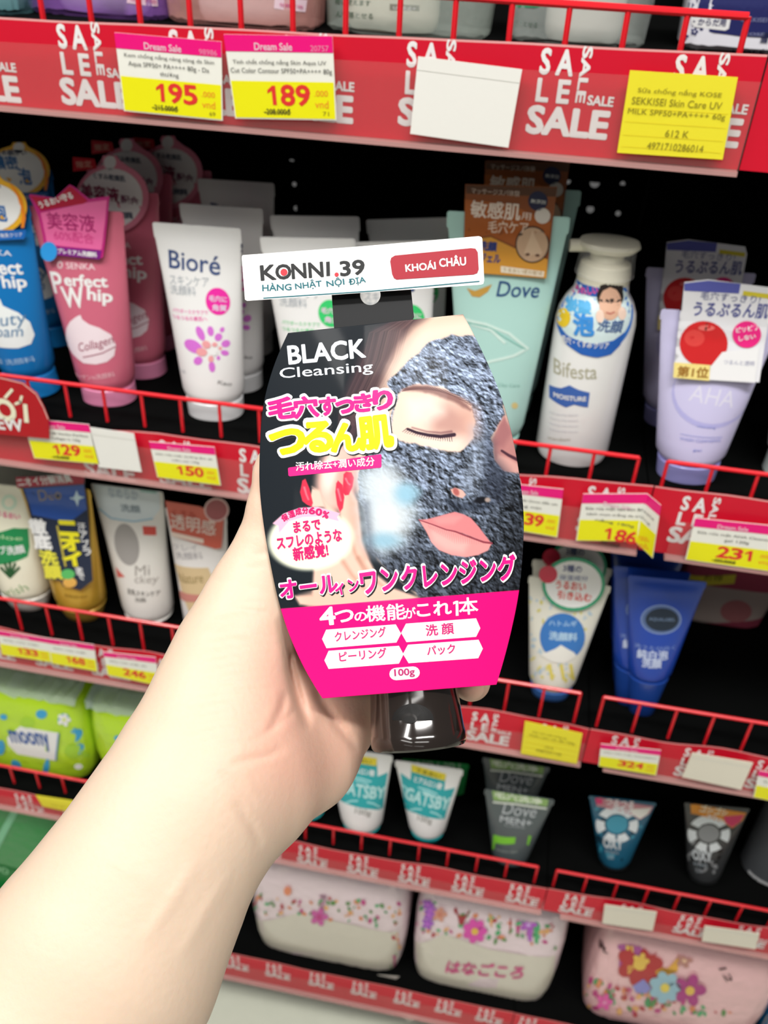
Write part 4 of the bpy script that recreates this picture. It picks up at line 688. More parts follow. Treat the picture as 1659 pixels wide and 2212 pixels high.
S.poly(m, [(1366, 2126), (1390, 2110), (1406, 2130), (1396, 2142), (1374, 2140)], M('8f8fd0', .4), 4); flower(S, m, 1436, 2128, 34, M('9cc2d2', .4), M('e8d25a', .4), 4.5, 7); flower(S, m, 1490, 2134, 34, M('b03f86', .4), M('e8c25a', .4), 4.5); flower(S, m, 1478, 2070, 18, M('c08a80', .4), M('e8c0a0', .4), 3); S.text(m, '12', 1552, 2090, 1570, 2120, M('4a2a2c', .4), h=14, lay=2); flower(S, m, 1306, 2160, 18, M('ea5fae', .4), M('ea8fbe', .4), 4); m.build('wrapper', t)
S, m, t = softpack('napkin_pack', 'blue packet at the bottom right corner of the shelves', 'packet', None, (1622, 2290), (1800, 2320), Z5 + .0005, (1628, 2072), .05, colr='1f86c4', bump=.5); S.poly(m, [(1610, 2196), (1700, 2190), (1700, 2290), (1616, 2280)], M('d9d4c0', .4), 1); m.build('wrapper', t)
S, m, t = softpack('napkin_pack', 'green packet low at the left edge beside the arm', 'packet', None, (-150, 1905), (168, 1968), Z5 + .0005, (160, 1735), .05, colr='128a3c', bump=.5, y=.012)
S.poly(m, [(-20, 1830), (34, 1736), (48, 1738), (-6, 1840)], M('7fc49a', .4), 1); S.poly(m, [(-40, 1855), (60, 1885), (40, 1905), (-40, 1880)], M('0f7a34', .4), 2); S.text(m, '800', -30, 1872, 20, 1888, M('8fcf9a', .4), h=14, lay=3); m.build('wrapper', t)
S, m, t = softpack('napkin_pack', 'white and green packet just showing right of the forearm', 'packet', None, (310, 2040), (474, 2072), Z5 + .0005, (474, 1940), .05, colr='dfe0d4', bump=.5, y=.012); S.poly(m, [(440, 1950), (474, 1945), (474, 1985), (440, 1990)], M('2f8a54', .4), 1); m.build('wrapper', t)
# ---------------------------------------------------------------- top shelf: pouches seen by their feet
def pouch(label, xl, xr, yb, col, inner=None, h=.13, dep=.028, alpha=.5, cat='pouch', n=4.):
    P = onZ((xl + xr) / 2, yb, Z1); P[1] = max(P[1], .008); a, b = onY(xl, yb, P[1] + dep)[0], onY(xr, yb, P[1] + dep)[0]; w = (b - a) / 2; O = np.array([(a + b) / 2, P[1] + dep, Z1 + .0004])
    t = thing('refill_pouch' if inner else 'sheet_mask_pack', O, label, cat, 'products on the top shelf')
    S = Loft(O, [(0, w * .9, dep * .85), (.003, w * .97, dep * .97), (h * .2, w, dep), (h * .6, w, dep * .7), (h * .94, w, dep * .15), (h, w, .0012)], n); m = MB(); S.mesh(m, M(col, .22, .5, alpha=alpha, bump=.3) if inner else M(col, .35, .3), 56, .0004)
    return S, m, t, w, O
def inner_bottle(t, O, w, dx, col, dep, h=.1):
    L_ = Loft(O + np.array([dx, 0, .0012]), [(0, w * .9, dep * .8), (.004, w * .98, dep * .95), (.01, w, dep), (h, w, dep), (h + .01, w * .5, dep * .5), (h + .03, w * .4, dep * .4)], 2.4); m = MB(); L_.mesh(m, M(col, .3, .3)); return L_, m
S, m, t, w, O = pouch('clear teal pouch at the top left corner', -90, 82, 34, '6fa6ac', 1, alpha=.55); m.build('bag', t); L_, m = inner_bottle(t, O, w * .7, 0, 'b9d4d6', .018); m.build('bottle', t)
S, m, t, w, O = pouch('purple clear pouch with a white bottle inside, top shelf', 86, 384, 42, 'a06cc8', 1, alpha=.5); S.poly(m, [(276, -14), (352, -8), (348, 12), (274, 6)], M('f0d0e0', .4), 1); S.text(m, '化粧下地', 282, 2, 340, 8, M('d0508c', .4), h=9, lay=2); m.build('bag', t); L_, m = inner_bottle(t, O, w * .62, 0, 'e4dfe6', .020); m.build('bottle', t)
S, m, t, w, O = pouch('salmon clear pouch with a white bottle inside, top shelf', 378, 698, 64, 'e0a49c', 1, alpha=.45); S.poly(m, [(594, -8), (664, 0), (660, 26), (592, 18)], M('f3d4e0', .4), 1); S.text(m, '化粧下地', 604, 14, 655, 20, M('d0508c', .4), h=9, lay=2); m.build('bag', t)
L_, m = inner_bottle(t, O, w * .62, 0, 'ece6e8', .020); m.build('bottle', t)
S, m, t, w, O = pouch('clear pouch with a cream bottle printed with green text, top shelf centre', 712, 1062, 84, 'c9d6cc', 1, alpha=.3); S.text(m, '軽い使えます', 724, 8, 800, 14, M('5a6a5c', .4), h=13, w=.02); S.text(m, 'んで落とせる', 726, 36, 806, 42, M('5a6a5c', .4), h=13, w=.02); S.poly(m, [(842, 8), (906, 12), (906, 24), (842, 22)], M('8a887c', .4), 1); S.text(m, 'UV防止+', 850, 21, 898, 23, LW, h=9, lay=2); m.build('bag', t); L_, m = inner_bottle(t, O, w * .56, -.012, 'e9e4d4', .022); m.build('bottle', t)
S, m, t, w, O = pouch('clear pouch with a white bottle and a green corner, top shelf right of centre', 1092, 1392, 102, 'ccd6d0', 1, alpha=.3); S.poly(m, [(1096, 0), (1176, 4), (1174, 16), (1096, 12)], M('2f9a6c', .4), 1); S.text(m, 'んで落とせる', 1100, 48, 1160, 60, M('6a7a70', .4), h=11, w=.02); m.build('bag', t); L_, m = inner_bottle(t, O, w * .56, .004, 'e6e2da', .022); m.build('bottle', t)
S, m, t, w, O = pouch('navy and white pack with round flower print at the top right corner', 1456, 1760, 116, 'e6e6f0', None, alpha=1, n=6., dep=.02)
S.poly(m, [(1502, -20), (1760, -10), (1760, 84), (1600, 78), (1512, 66)], M('2a2f66', .35, .3), 1)
S.poly(m, [(1492, 34), (1500, 30), (1570, 32), (1578, 42), (1574, 62), (1566, 66), (1500, 58), (1494, 52)], M('eef0f4', .4), 2); S.text(m, '・からだ用', 1496, 54, 1566, 57, M('2a2f66', .4), h=15, w=.02, lay=3); S.text(m, 'SEKKISEI', 1600, 46, 1656, 48, M('8a90b8', .4), h=9, lay=2); S.text(m, 'KOSÉ', 1580, 118, 1650, 120, M('2a2f55', .4), h=14, lay=2); S.text(m, 'KOSÉ', 1606, 76, 1650, 78, M('9aa0c4', .4), h=8, lay=2); S.text(m, '雪肌', 1640, 92, 1680, 94, M('2a2f55', .4), h=22, w=.02, lay=2)
for x, y, r in ((1474, 12, 12), (1484, 34, 10), (1466, 58, 11), (1478, 78, 9), (1500, 68, 8), (1492, 10, 7)): flower(S, m, x, y, r, M('3a3f74', .4), M('e6e6f0', .4), 2)
m.build('bag', t)
# ---------------------------------------------------------------- the held pack: sleeve photo print, tab, shop label, tube, cap
D0 = .300; KB = 4.2
def dcard(x): return D0 + KB * ((np.asarray(x, float) - 845) * D0 / F) ** 2
class Card(Surf):
    step = .00012; L = 26
    def __init__(s, off=0.): s.off = off; s.iy = ROT[:, 2]
    def uv(s, x, y): return np.array([x, -y], float)
    def to3(s, U, lay):
        U = np.asarray(U, float).reshape(-1, 2); d = dcard(U[:, 0]) + s.off - np.asarray(lay)
        q = np.stack([(U[:, 0] - CX) / F, (-U[:, 1] - CY) / F, np.ones(len(U))], 1) * d[:, None]
        return CAM + q @ ROT.T
c6 = lambda *P: [(520 + x * .3858, 480 + y * .3858) for x, y in P]
c7 = lambda *P: [(520 + x * .3858, 1040 + y * .3858) for x, y in P]
LE = c6((265, 620), (230, 690), (190, 780), (165, 860), (145, 930), (128, 1000), (115, 1070), (105, 1300), (102, 1500)) + c7((105, 30), (115, 150), (128, 250), (145, 350), (185, 560), (220, 710), (270, 860), (330, 1000), (400, 1130), (458, 1215))
RE = c6((1245, 515), (1262, 545), (1310, 635), (1370, 760), (1440, 920), (1500, 1100), (1550, 1330), (1570, 1500)) + c7((1582, 90), (1587, 200), (1586, 300), (1580, 400), (1563, 610), (1520, 820), (1475, 1000), (1432, 1138))
def resample(P, n, sm=9):
    P = np.array(P, float); s = np.r_[0, np.cumsum(np.hypot(*np.diff(P, axis=0).T))]; t = np.linspace(0, s[-1], n)
    Q = np.stack([np.interp(t, s, P[:, k]) for k in (0, 1)], 1)
    k = sm * n // 200
    for _ in range(2):
        R_ = np.pad(Q, ((k, k), (0, 0)), mode='reflect', reflect_type='odd'); Q = np.stack([np.convolve(R_[:, j], np.ones(2 * k + 1) / (2 * k + 1), 'valid') for j in (0, 1)], 1)
    return Q
NR, NC = 500, 350
Lc, Rc = resample(LE, NR), resample(RE, NR); tt = np.linspace(0, 1, NC)[None, :, None]
G_ = Lc[:, None] * (1 - tt) + Rc[:, None] * tt; X, Y = G_[..., 0], G_[..., 1]
# ---- painting of the printed photograph (woman with a grey clay mask)
def vnoise(x, y, s, seed):
    r = np.random.default_rng(seed).random((128, 128)); u, v = x / s, y / s; i, j = np.floor(u).astype(int), np.floor(v).astype(int); a, b = u - i, v - j; a = a * a * (3 - 2 * a); b = b * b * (3 - 2 * b)
    g = lambda p, q: r[p % 128, q % 128]
    return g(i, j) * (1 - a) * (1 - b) + g(i + 1, j) * a * (1 - b) + g(i, j + 1) * (1 - a) * b + g(i + 1, j + 1) * a * b
def fbm(x, y, s, seed, o=4): return sum(vnoise(x, y, s / 2 ** k, seed + k) / 2 ** k for k in range(o)) / (2 - 2 ** (1 - o))
def sdpoly(P, wob=0.):
    P = np.array(P, float); x, y = X, Y
    if wob: x = X + wob * (fbm(X, Y, 16, 91) - .5) * 2; y = Y + wob * (fbm(X, Y, 16, 97) - .5) * 2
    d = np.full(X.shape, 1e9); ins = np.zeros(X.shape, bool)
    for (ax, ay), (bx, by) in zip(P, np.roll(P, -1, 0)):
        ex, ey = bx - ax, by - ay; h = np.clip(((x - ax) * ex + (y - ay) * ey) / (ex * ex + ey * ey + 1e-9), 0, 1)
        d = np.minimum(d, np.hypot(x - ax - h * ex, y - ay - h * ey))
        c = (ay > y) != (by > y); ins ^= c & (x < (bx - ax) * (y - ay) / ((by - ay) if by != ay else 1e-9) + ax)
    return np.where(ins, -d, d)
def sst(e0, e1, v):
    t = np.clip((v - e0) / (e1 - e0), 0, 1); return t * t * (3 - 2 * t)
IMG = np.zeros(X.shape + (3,))
def rgb(h): return np.array([int(h[i:i + 2], 16) / 255 for i in (0, 2, 4)])
def put(mask, col):
    global IMG
    col = rgb(col) if isinstance(col, str) else col
    IMG = IMG * (1 - mask[..., None]) + col * mask[..., None]
def pp(P, col, f=2., wob=0., k=1.): put((1 - sst(-f, f, sdpoly(P, wob))) * k, col)
def pe(cx, cy, rx, ry, col, f=.15, rot=0., k=1.):
    c, s = math.cos(math.radians(rot)), math.sin(math.radians(rot)); dx, dy = X - cx, Y - cy
    q = np.hypot((dx * c + dy * s) / rx, (-dx * s + dy * c) / ry); put((1 - sst(1 - f, 1 + f, q)) * k, col)
def pl(P, w0, w1, col, f=1., k=1.):
    d = np.full(X.shape, 1e9); n = len(P) - 1
    for i, ((ax, ay), (bx, by)) in enumerate(zip(P, P[1:])):
        ex, ey = bx - ax, by - ay; h = np.clip(((X - ax) * ex + (Y - ay) * ey) / (ex * ex + ey * ey), 0, 1)
        d = np.minimum(d, np.hypot(X - ax - h * ex, Y - ay - h * ey) - (w0 + (w1 - w0) * (i + h) / n) / 2)
    put((1 - sst(-f, f, d)) * k, col)
IMG[:] = rgb('1d2329')
# skin of the head, hair, ear
face = c6((960, 515), (1250, 515), (1320, 640), (1440, 900), (1560, 1300), (1600, 1560)) + c7((1600, 200), (1590, 640), (990, 640), (900, 560), (770, 440), (715, 330), (700, 180)) + c6((650, 1500), (640, 1300), (700, 1000), (820, 750), (900, 620))
pp(face, 'e9c9b4', 6)
pp(c6((930, 515), (985, 512), (1060, 520), (960, 590), (880, 690), (820, 800), (800, 900), (760, 1010), (700, 1120), (640, 1210), (560, 1210), (560, 1060), (610, 900), (690, 720), (760, 600)), '4a3a40', 14)
for i in range(150):
    s = rng.random(); a = 930 + 60 * s, 520 + 4 * s; m1 = 690 + 170 * s, 720 - 20 * s; e_ = 560 + 210 * s, 1190 - 120 * s
    w = rng.normal(0, 16); pl(c6(a, (m1[0] + w + 40, m1[1] - 100), (m1[0] + w, m1[1] + 60), (e_[0] + w, e_[1] - 130), (e_[0] + w - 10, e_[1])), 1.8, .8, ('2c2429', '5a4448', '7a5f5c', '3a2c34')[i % 4], 1.2, .38)
pp(c6((1000, 600), (1300, 540), (1320, 650), (1170, 640), (1040, 690), (930, 800), (840, 890), (790, 930), (830, 800), (900, 690)), 'f3dccb', 16, k=.8)
put((1 - sst(-30, 30, sdpoly(c6((860, 620), (1000, 540), (940, 680), (850, 820), (800, 940), (770, 900))))) * .35, '8a5f58')
pe(520 + 540 * .3858, 480 + 1430 * .3858, 44, 78, 'eebfb2', .3, 10); pe(520 + 500 * .3858, 480 + 1400 * .3858, 15, 40, 'f6dcd2', .5, 10); pe(520 + 590 * .3858, 480 + 1480 * .3858, 24, 52, 'd9897f', .6, 8, .5)
# raised hand with red nails
hand = c7((400, 30), (440, 50), (468, 130), (480, 170), (560, 220), (545, 90), (560, 40), (620, 50), (655, 110), (680, 330), (716, 430), (760, 520), (860, 600), (1000, 650), (820, 700), (420, 700), (330, 690), (300, 640), (400, 640), (410, 470), (520, 440), (590, 330), (560, 200))
pp(hand, 'ecc4b2', 5); pp(c7((400, 40), (440, 55), (470, 140), (400, 145), (385, 110)), 'f0c8b8', 3)
pp(c7((600, 60), (650, 110), (680, 330), (720, 430), (690, 440), (640, 330), (600, 180)), 'd6a08c', 10, k=.55); pp(c7((330, 640), (560, 560), (800, 600), (960, 650), (700, 690), (380, 700)), 'e9bda8', 10, k=.8)
for q in (((610, 300), (640, 400), (690, 500)), ((560, 430), (620, 520), (690, 600)), ((660, 430), (720, 520), (800, 590))): pl(c7(*q), 10, 4, 'b5806c', 6, .55)
for P in (c7((332, 60), (345, -5), (362, -15), (385, 40), (404, 120), (396, 142), (370, 130), (345, 110)), c7((530, 60), (535, 10), (545, -5), (570, 20), (580, 90), (572, 150), (556, 172), (540, 130)), c7((570, 60), (576, -40), (590, -55), (620, -50), (634, -20), (626, 30), (605, 75), (585, 78))):
    pp(P, 'e0344e', 1.6); P_ = np.array(P); c_ = P_.mean(0); pl([tuple(P_[1] * .5 + c_ * .5), tuple(c_), tuple(P_[5] * .4 + c_ * .6)], 4, 3, 'f59aa6', 2.5, .7)
# clay mask
rock = fbm(X, Y, 26, 3, 5); fine = fbm(X, Y, 7, 33, 3); pit = sst(.62, .74, fbm(X, Y, 9, 55, 3)); dx_ = np.gradient(rock + .45 * fine, axis=1) * 9 + np.gradient(rock + .45 * fine, axis=0) * -9
lum = np.clip(.57 + (rock - .5) * .48 + (fine - .5) * .32 + dx_ * .42 - pit * .22, .08, 1.0)
shade = sst(1180, 800, Y) * .28 + .72; shade = shade * (1 - .45 * sst(1010, 1130, X) * sst(900, 1120, Y)) * (1 - .35 * sst(1120, 1280, Y))
MASKC = np.stack([lum * .80, lum * .88, lum * 1.02], -1) * shade[..., None] * 1.02
mask = c6((1290, 632), (1170, 636), (1050, 676), (960, 760), (890, 830), (815, 905), (840, 950), (862, 960), (850, 1040), (846, 1120), (852, 1200), (700, 1290), (660, 1400), (660, 1555)) + c7((690, 170), (715, 380), (770, 440), (830, 500), (900, 560), (1000, 645), (1640, 640), (1640, 100)) + c6((1640, 1560), (1560, 1395), (1480, 1395), (1425, 1330), (1405, 1210), (1440, 1130), (1485, 1085), (1440, 900), (1375, 740), (1325, 640))
pp(mask, MASKC, 2.5, 5)
# right side of face: far eye
pp(c6((1478, 1085), (1520, 1170), (1600, 1330), (1600, 1410), (1530, 1400), (1470, 1390), (1425, 1330), (1408, 1220), (1445, 1135)), 'b87f7c', 4, 2); pp(c6((1440, 1300), (1500, 1320), (1580, 1370), (1560, 1405), (1480, 1392), (1430, 1340)), 'd9a79e', 5, k=.8); pl(c6((1462, 1280), (1500, 1305), (1560, 1335)), 5, 7, '4a2c38', 2); pp(c6((1440, 1140), (1480, 1090), (1520, 1180), (1470, 1260), (1420, 1250)), '8f5a60', 9, k=.5)
# eye hole
eye = c6((885, 962), (930, 920), (1000, 902), (1120, 918), (1230, 975), (1295, 1020), (1312, 1120), (1300, 1210), (1235, 1284), (1150, 1284), (1060, 1258), (960, 1240), (885, 1225), (852, 1190), (850, 1120), (862, 1040))
pp(eye, 'f0d3c2', 3, 4); put((1 - sst(-14, 30, sdpoly(c6((1040, 1080), (1160, 1040), (1260, 1090), (1260, 1170), (1190, 1180), (1100, 1160))))) * .6, 'a8726c'); put((1 - sst(-10, 26, sdpoly(c6((950, 1010), (1060, 1000), (1120, 1060), (1040, 1110), (960, 1090))))) * .8, 'fae6da')
put((1 - sst(-8, 18, sdpoly(c6((1000, 1215), (1180, 1225), (1260, 1210), (1200, 1270), (1080, 1250))))) * .7, 'f8e0d4'); put((1 - sst(-10, 30, sdpoly(c6((1230, 1020), (1300, 1060), (1310, 1180), (1270, 1200), (1250, 1100))))) * .6, 'd9a898')
br = c6((898, 940), (960, 912), (1050, 912), (1150, 945), (1230, 985), (1296, 1050), (1285, 1058), (1200, 1010), (1110, 975), (1000, 945), (930, 945)); pp(br, '8a6460', 5, 2, .9)
for i in range(46):
    s = i / 45; x, y = 905 + 380 * s, 935 - 40 * math.sin(s * 2.4) + 105 * s ** 1.6; pl(c6((x, y + 12), (x + 22, y - 8 + 14 * s)), 1.8, .8, '5b3a3c', .9, .85)
lash = c6((935, 1158), (985, 1178), (1050, 1192), (1120, 1200), (1195, 1190)); pl(lash, 5, 8, '3a2634', 1.6); pl(c6((960, 1150), (1040, 1172), (1120, 1180), (1180, 1172)), 3, 5, '6a4048', 2.5, .6)
for i in range(22):
    s = i / 21; x, y = 930 + 250 * s, 1155 + 45 * math.sin(s * 1.7); pl(c6((x, y), (x - 26 + 30 * s, y + 20 + 8 * s)), 2.0, .7, '2e2030', .8, .85)
# foam on the cheek
fm = fbm(X, Y, 60, 12, 4); put((1 - sst(-16, 42, sdpoly(c7((680, -40), (800, -60), (920, 60), (960, 170), (900, 260), (880, 330), (790, 380), (720, 330), (700, 180)), 8))) * (.60 + .4 * fm), 'c6d6e0')
pe(520 + 830 * .3858, 1040 + 210 * .3858, 40, 45, 'dfe5e8', .9, k=.9); pe(520 + 800 * .3858, 1040 + 20 * .3858, 40, 40, 'd9e1e6', .9, k=.8); pe(520 + 925 * .3858, 1040 + 70 * .3858, 22, 22, '86bcd6', .8, k=.75); pe(520 + 800 * .3858, 1040 + 330 * .3858, 34, 16, '86b8d0', .8, k=.7); pe(520 + 950 * .3858, 480 + 1510 * .3858, 22, 12, '9cc6da', .8, k=.6); put((1 - sst(-12, 16, sdpoly(c7((690, 120), (712, 120), (740, 380), (770, 440), (740, 430), (712, 380))))) * .6, '5c6270')
# nose
put((1 - sst(-8, 22, sdpoly(c6((1300, 1150), (1370, 1180), (1340, 1400), (1300, 1500), (1240, 1480), (1290, 1350))))) * .35, 'a9b6ca'); put((1 - sst(-8, 24, sdpoly(c6((1390, 1200), (1420, 1330), (1480, 1400), (1450, 1555)) + c7((1430, 90), (1380, 60))))) * .55, '2c3242'); put((1 - sst(-6, 14, sdpoly(c7((1150, 100), (1210, 125), (1330, 130), (1400, 120), (1380, 150), (1200, 160))))) * .6, '232a38')
pp(c7((1175, 40), (1200, 36), (1245, 50), (1262, 76), (1240, 96), (1215, 88), (1190, 72)), 'e3b2a6', 2, 2); pe(520 + 1206 * .3858, 1040 + 58 * .3858, 6, 9, 'b0605c', .4, -30); pe(520 + 1345 * .3858, 1040 + 104 * .3858, 15, 7, '15161c', .4, -8); pe(520 + 1382 * .3858, 1040 + 103 * .3858, 6, 5, 'a8968e', .5)
# lips
up = c7((998, 214), (1040, 212), (1090, 200), (1160, 180), (1198, 170), (1222, 176), (1248, 184), (1290, 205), (1330, 250), (1372, 305), (1404, 346), (1360, 338), (1310, 318), (1240, 290), (1150, 270), (1070, 240)); lo = c7((998, 214), (1070, 240), (1150, 270), (1240, 292), (1310, 322), (1360, 340), (1406, 346), (1385, 386), (1330, 412), (1260, 424), (1180, 412), (1110, 384), (1068, 340), (1038, 280))
pp(lo, 'ea9a98', 2); pp(up, 'dd8588', 2); put((1 - sst(-6, 16, sdpoly(c7((1080, 290), (1180, 330), (1260, 350), (1240, 385), (1150, 370), (1090, 330))))) * .75, 'f6b8b2'); put((1 - sst(-4, 10, sdpoly(c7((1090, 215), (1170, 195), (1230, 200), (1190, 230), (1110, 232))))) * .5, 'eba3a0')
for i in range(26):
    s = i / 25; x = 1050 + 320 * s; y = 236 + 95 * s; pl(c7((x, y + 10), (x + 6 - 14 * (s - .5), y + 70 - 90 * abs(s - .45))), 1.6, .8, 'c46a70', 1., .4)
pl(c7((1000, 216), (1070, 240), (1150, 270), (1200, 280), (1240, 296), (1310, 322), (1360, 340), (1406, 346)), 2, 4, '8a3a48', 1.4)
# label oval, black patches, magenta panel
pp(c7((98, 1e0), (330, 0), (350, 110), (340, 150), (200, 250), (150, 330), (160, 420), (240, 490), (405, 480), (405, 560), (330, 620), (350, 700), (100, 720)), '1d2329', 3, k=0.)
pe(520 + 392 * .3858, 1040 + 326 * .3858, 92, 66, 'f1f4dc', .10, -5)
rb = c7((178, 236), (240, 180), (330, 148), (430, 142), (555, 178), (540, 200), (552, 224), (440, 196), (350, 200), (270, 224), (215, 290), (210, 248)); pp(rb, 'f6b9d4', 1.2)
pp(c7((100, 722), (1700, 598), (1700, 1400), (100, 1400)), 'f7107c', 1.0)
lnr = np.where(IMG <= .04045, IMG / 12.92, ((np.clip(IMG, 0, 1) + .055) / 1.055) ** 2.4)
pm = bpy.data.materials.new('printed_photo'); pm.use_nodes = True; nt = pm.node_tree; at_ = nt.nodes.new('ShaderNodeAttribute'); at_.attribute_name = 'Col'; bs = nt.nodes['Principled BSDF']; nt.links.new(at_.outputs['Color'], bs.inputs['Base Color']); bs.inputs['Roughness'].default_value = .4; bs.inputs['Specular IOR Level'].default_value = .12; bs.inputs['Coat Weight'].default_value = .18; bs.inputs['Coat Roughness'].default_value = .06
CS = Card(); cen = atD(845, 1100, D0 + .016)
held = thing('cleansing_pack', cen, 'black and magenta facial wash pack held in the hand, printed with a clay-masked face', 'facial wash pack')
m = MB(); P = CS.to3(np.stack([X.ravel(), -Y.ravel()], 1), 0); idx = np.arange(NR * NC).reshape(NR, NC)
m.V.append(P); m.n = len(P); m.mi(pm); m.F = np.stack([idx[:-1, :-1], idx[1:, :-1], idx[1:, 1:], idx[:-1, 1:]], -1).reshape(-1, 4).tolist(); m.MI = [0] * len(m.F)
o = m.build('printed_sleeve', held, smooth=80, attr=np.concatenate([lnr.reshape(-1, 3), np.ones((NR * NC, 1))], 1)); sd = o.modifiers.new('thickness', 'SOLIDIFY'); sd.thickness = .0006; sd.offset = -1
tagit(o, 'glossy card sleeve printed with a face in a grey clay mask')
m = MB(); T_ = CS.text; WH = M('f6f7fa', .4, .3); BK = M('15181c', .4, .3); PK = M('f5158c', .4, .3); YL = M('f4f000', .4, .3); PKT = M('e0186e', .45)
T_(m, 'BLACK', *c6((272, 795))[0], *c6((698, 755))[0], M('dfe5ee', .4, .3), h=39, w=.03, lay=1); T_(m, 'Cleansing', *c6((222, 893))[0], *c6((742, 852))[0], M('dfe5ee', .4, .3), h=29, w=.008, lay=1)
def fat(runs, wo, wi, ci, it=0., lay=1.):
    for (s, a, b, h) in runs:
        T_(m, s, *a, *b, BK, h=h, w=wo, lay=lay, it=it, dx=2.2, dy=3); T_(m, s, *a, *b, WH, h=h + h * wo * 1.0, w=wo, lay=lay + 1, it=it); 
    for (s, a, b, h) in runs:
        e = .5 * h * (wo - wi) * 1.5; T_(m, s, a[0] + e, a[1] - e, b[0] - e, b[1] - e, ci, h=h - e * .4, w=wi, lay=lay + 2, it=it)
fat([('毛', (582, 908), (639, 902), 44), ('穴', (636, 905), (690, 900), 44), ('す', (691, 899), (728, 896), 38), ('っ', (727, 894), (766, 891), 27), ('き', (766, 891), (806, 888), 37), ('り', (808, 887), (850, 883), 41)], .10, .048, PK)
fat([('つ', (585, 983), (660, 978), 50), ('る', (655, 978), (720, 975), 62), ('ん', (716, 977), (784, 973), 58), ('肌', (778, 974), (852, 966), 68)], .10, .05, YL)
CS.poly(m, [(622, 1012), (624, 1010), (822, 981), (824, 983), (824, 1008), (822, 1010), (626, 1029), (623, 1027)], M('ee1f86', .4, .3), 1); T_(m, '汚れ除去+潤い成分', *c6((310, 1393))[0], *c6((750, 1363))[0], WH, h=19, w=.02, lay=2)
for i, ch in enumerate('保湿成分60%'):
    s = i / 6; x = 238 + 216 * s; y = 226 - 150 * s + 122 * s * s; sl = (-150 + 244 * s) / 216; q = c7((x, y), (x + 32, y + 32 * sl * .7)); T_(m, ch, *q[0], *q[1], PKT, h=14, w=.035, lay=2)
T_(m, 'まるで', *c7((300, 287))[0], *c7((448, 268))[0], PKT, h=23, w=.035, lay=2); T_(m, 'スフレのような', *c7((207, 380))[0], *c7((568, 330))[0], PKT, h=25, w=.035, lay=2); T_(m, '新感覚!', *c7((300, 445))[0], *c7((492, 416))[0], PKT, h=28, w=.035, lay=2)
fat([('オール', c7((225, 660))[0], c7((548, 618))[0], 38), ('ィン', c7((535, 640))[0], c7((670, 612))[0], 27), ('ワン', c7((680, 634))[0], c7((890, 604))[0], 46), ('クレンジング', c7((905, 612))[0], c7((1550, 548))[0], 52)], .075, .035, PK)
LP = M('fbeaf2', .4, .3); CS.poly(m, c7((1188, 676), (1206, 668), (1218, 668), (1220, 752), (1204, 753), (1203, 684), (1190, 690)), LP, 1); sc = c7((450, 806), (540, 796), (640, 788), (720, 782), (920, 772), (990, 768), (1330, 742))
for s, a, b, h, w in (('4', (450, 806), (530, 798), 37, .03), ('つ', (532, 790), (632, 782), 25, .03), ('の', (640, 784), (706, 779), 19, .025), ('機能', (706, 786), (922, 770), 34, .02), ('が', (918, 768), (982, 763), 23, .02), ('これ', (990, 758), (1180, 742), 29, .03), ('本', (1226, 748), (1330, 740), 36, .02)): T_(m, s, *c7(a)[0], *c7(b)[0], LP, h=h, w=w, lay=1)
for P in (((455, 882), (478, 830), (868, 800), (898, 852), (872, 902), (480, 934)), ((898, 848), (925, 796), (1318, 766), (1342, 822), (1318, 870), (928, 900)), ((468, 1002), (492, 948), (886, 920), (912, 968), (886, 1020), (492, 1050)), ((908, 966), (936, 914), (1332, 886), (1356, 936), (1330, 990), (940, 1018))): CS.poly(m, c7(*P), M('f4f1f8', .4, .3), 1)
for s, a, b, h in (('クレンジング', (530, 897), (815, 868), 21), ('洗 顔', (1040, 866), (1194, 852), 24), ('ピーリング', (555, 1010), (818, 985), 21), ('パック', (1046, 975), (1202, 962), 20)): T_(m, s, *c7(a)[0], *c7(b)[0], M('d8287a', .45), h=h, w=.02, lay=2)
CS.poly(m, [(841 + 15 + 15 * math.cos(t), 1456 + 13.5 * math.sin(t)) for t in np.linspace(math.pi / 2, 1.5 * math.pi, 9)] + [(907 - 15 + 15 * math.cos(t), 1453 + 13.5 * math.sin(t)) for t in np.linspace(-math.pi / 2, math.pi / 2, 9)], M('f6e9f0', .4, .3), 1); T_(m, '100g', 853, 1465, 896, 1462, M('c02a70', .45), h=19, w=.02, lay=2)
m.build('sleeve_lettering', held, smooth=0)
# hanging tab with its hole, and the shop label stuck over it
m = MB(); TAB = [(714, 600), (884, 590), (896, 700), (722, 716)]; hx, hy, hr_ = 800, 637, 22; N = 40; V = []; q = np.array(TAB, float)
for k in range(N):
    t = 2 * math.pi * k / N; c, s = math.cos(t), math.sin(t); best = 1e9
    for a, b in zip(q, np.roll(q, -1, 0)):
        e = b - a; det = c * -e[1] + s * e[0]
        if abs(det) < 1e-9: continue
        w = np.array(a) - (hx, hy); r = (w[0] * -e[1] + w[1] * e[0]) / det; u_ = (c * w[1] - s * w[0]) / det
        if r > 0 and -1e-9 <= u_ <= 1 + 1e-9: best = min(best, r)
    V += [(hx + c * best, -(hy + s * best)), (hx + c * hr_, -(hy + s * hr_))]
ring = [(2 * k, 2 * k + 1, 2 * ((k + 1) % N) + 1, 2 * ((k + 1) % N)) for k in range(N)]; 
class FlatTab(Card):
    def to3(s, U, lay):
        U = np.asarray(U, float).reshape(-1, 2); q = np.stack([(U[:, 0] - CX) / F, (-U[:, 1] - CY) / F, np.ones(len(U))], 1) * (D0 + .0030 - lay); return CAM + q @ ROT.T
TS = FlatTab()
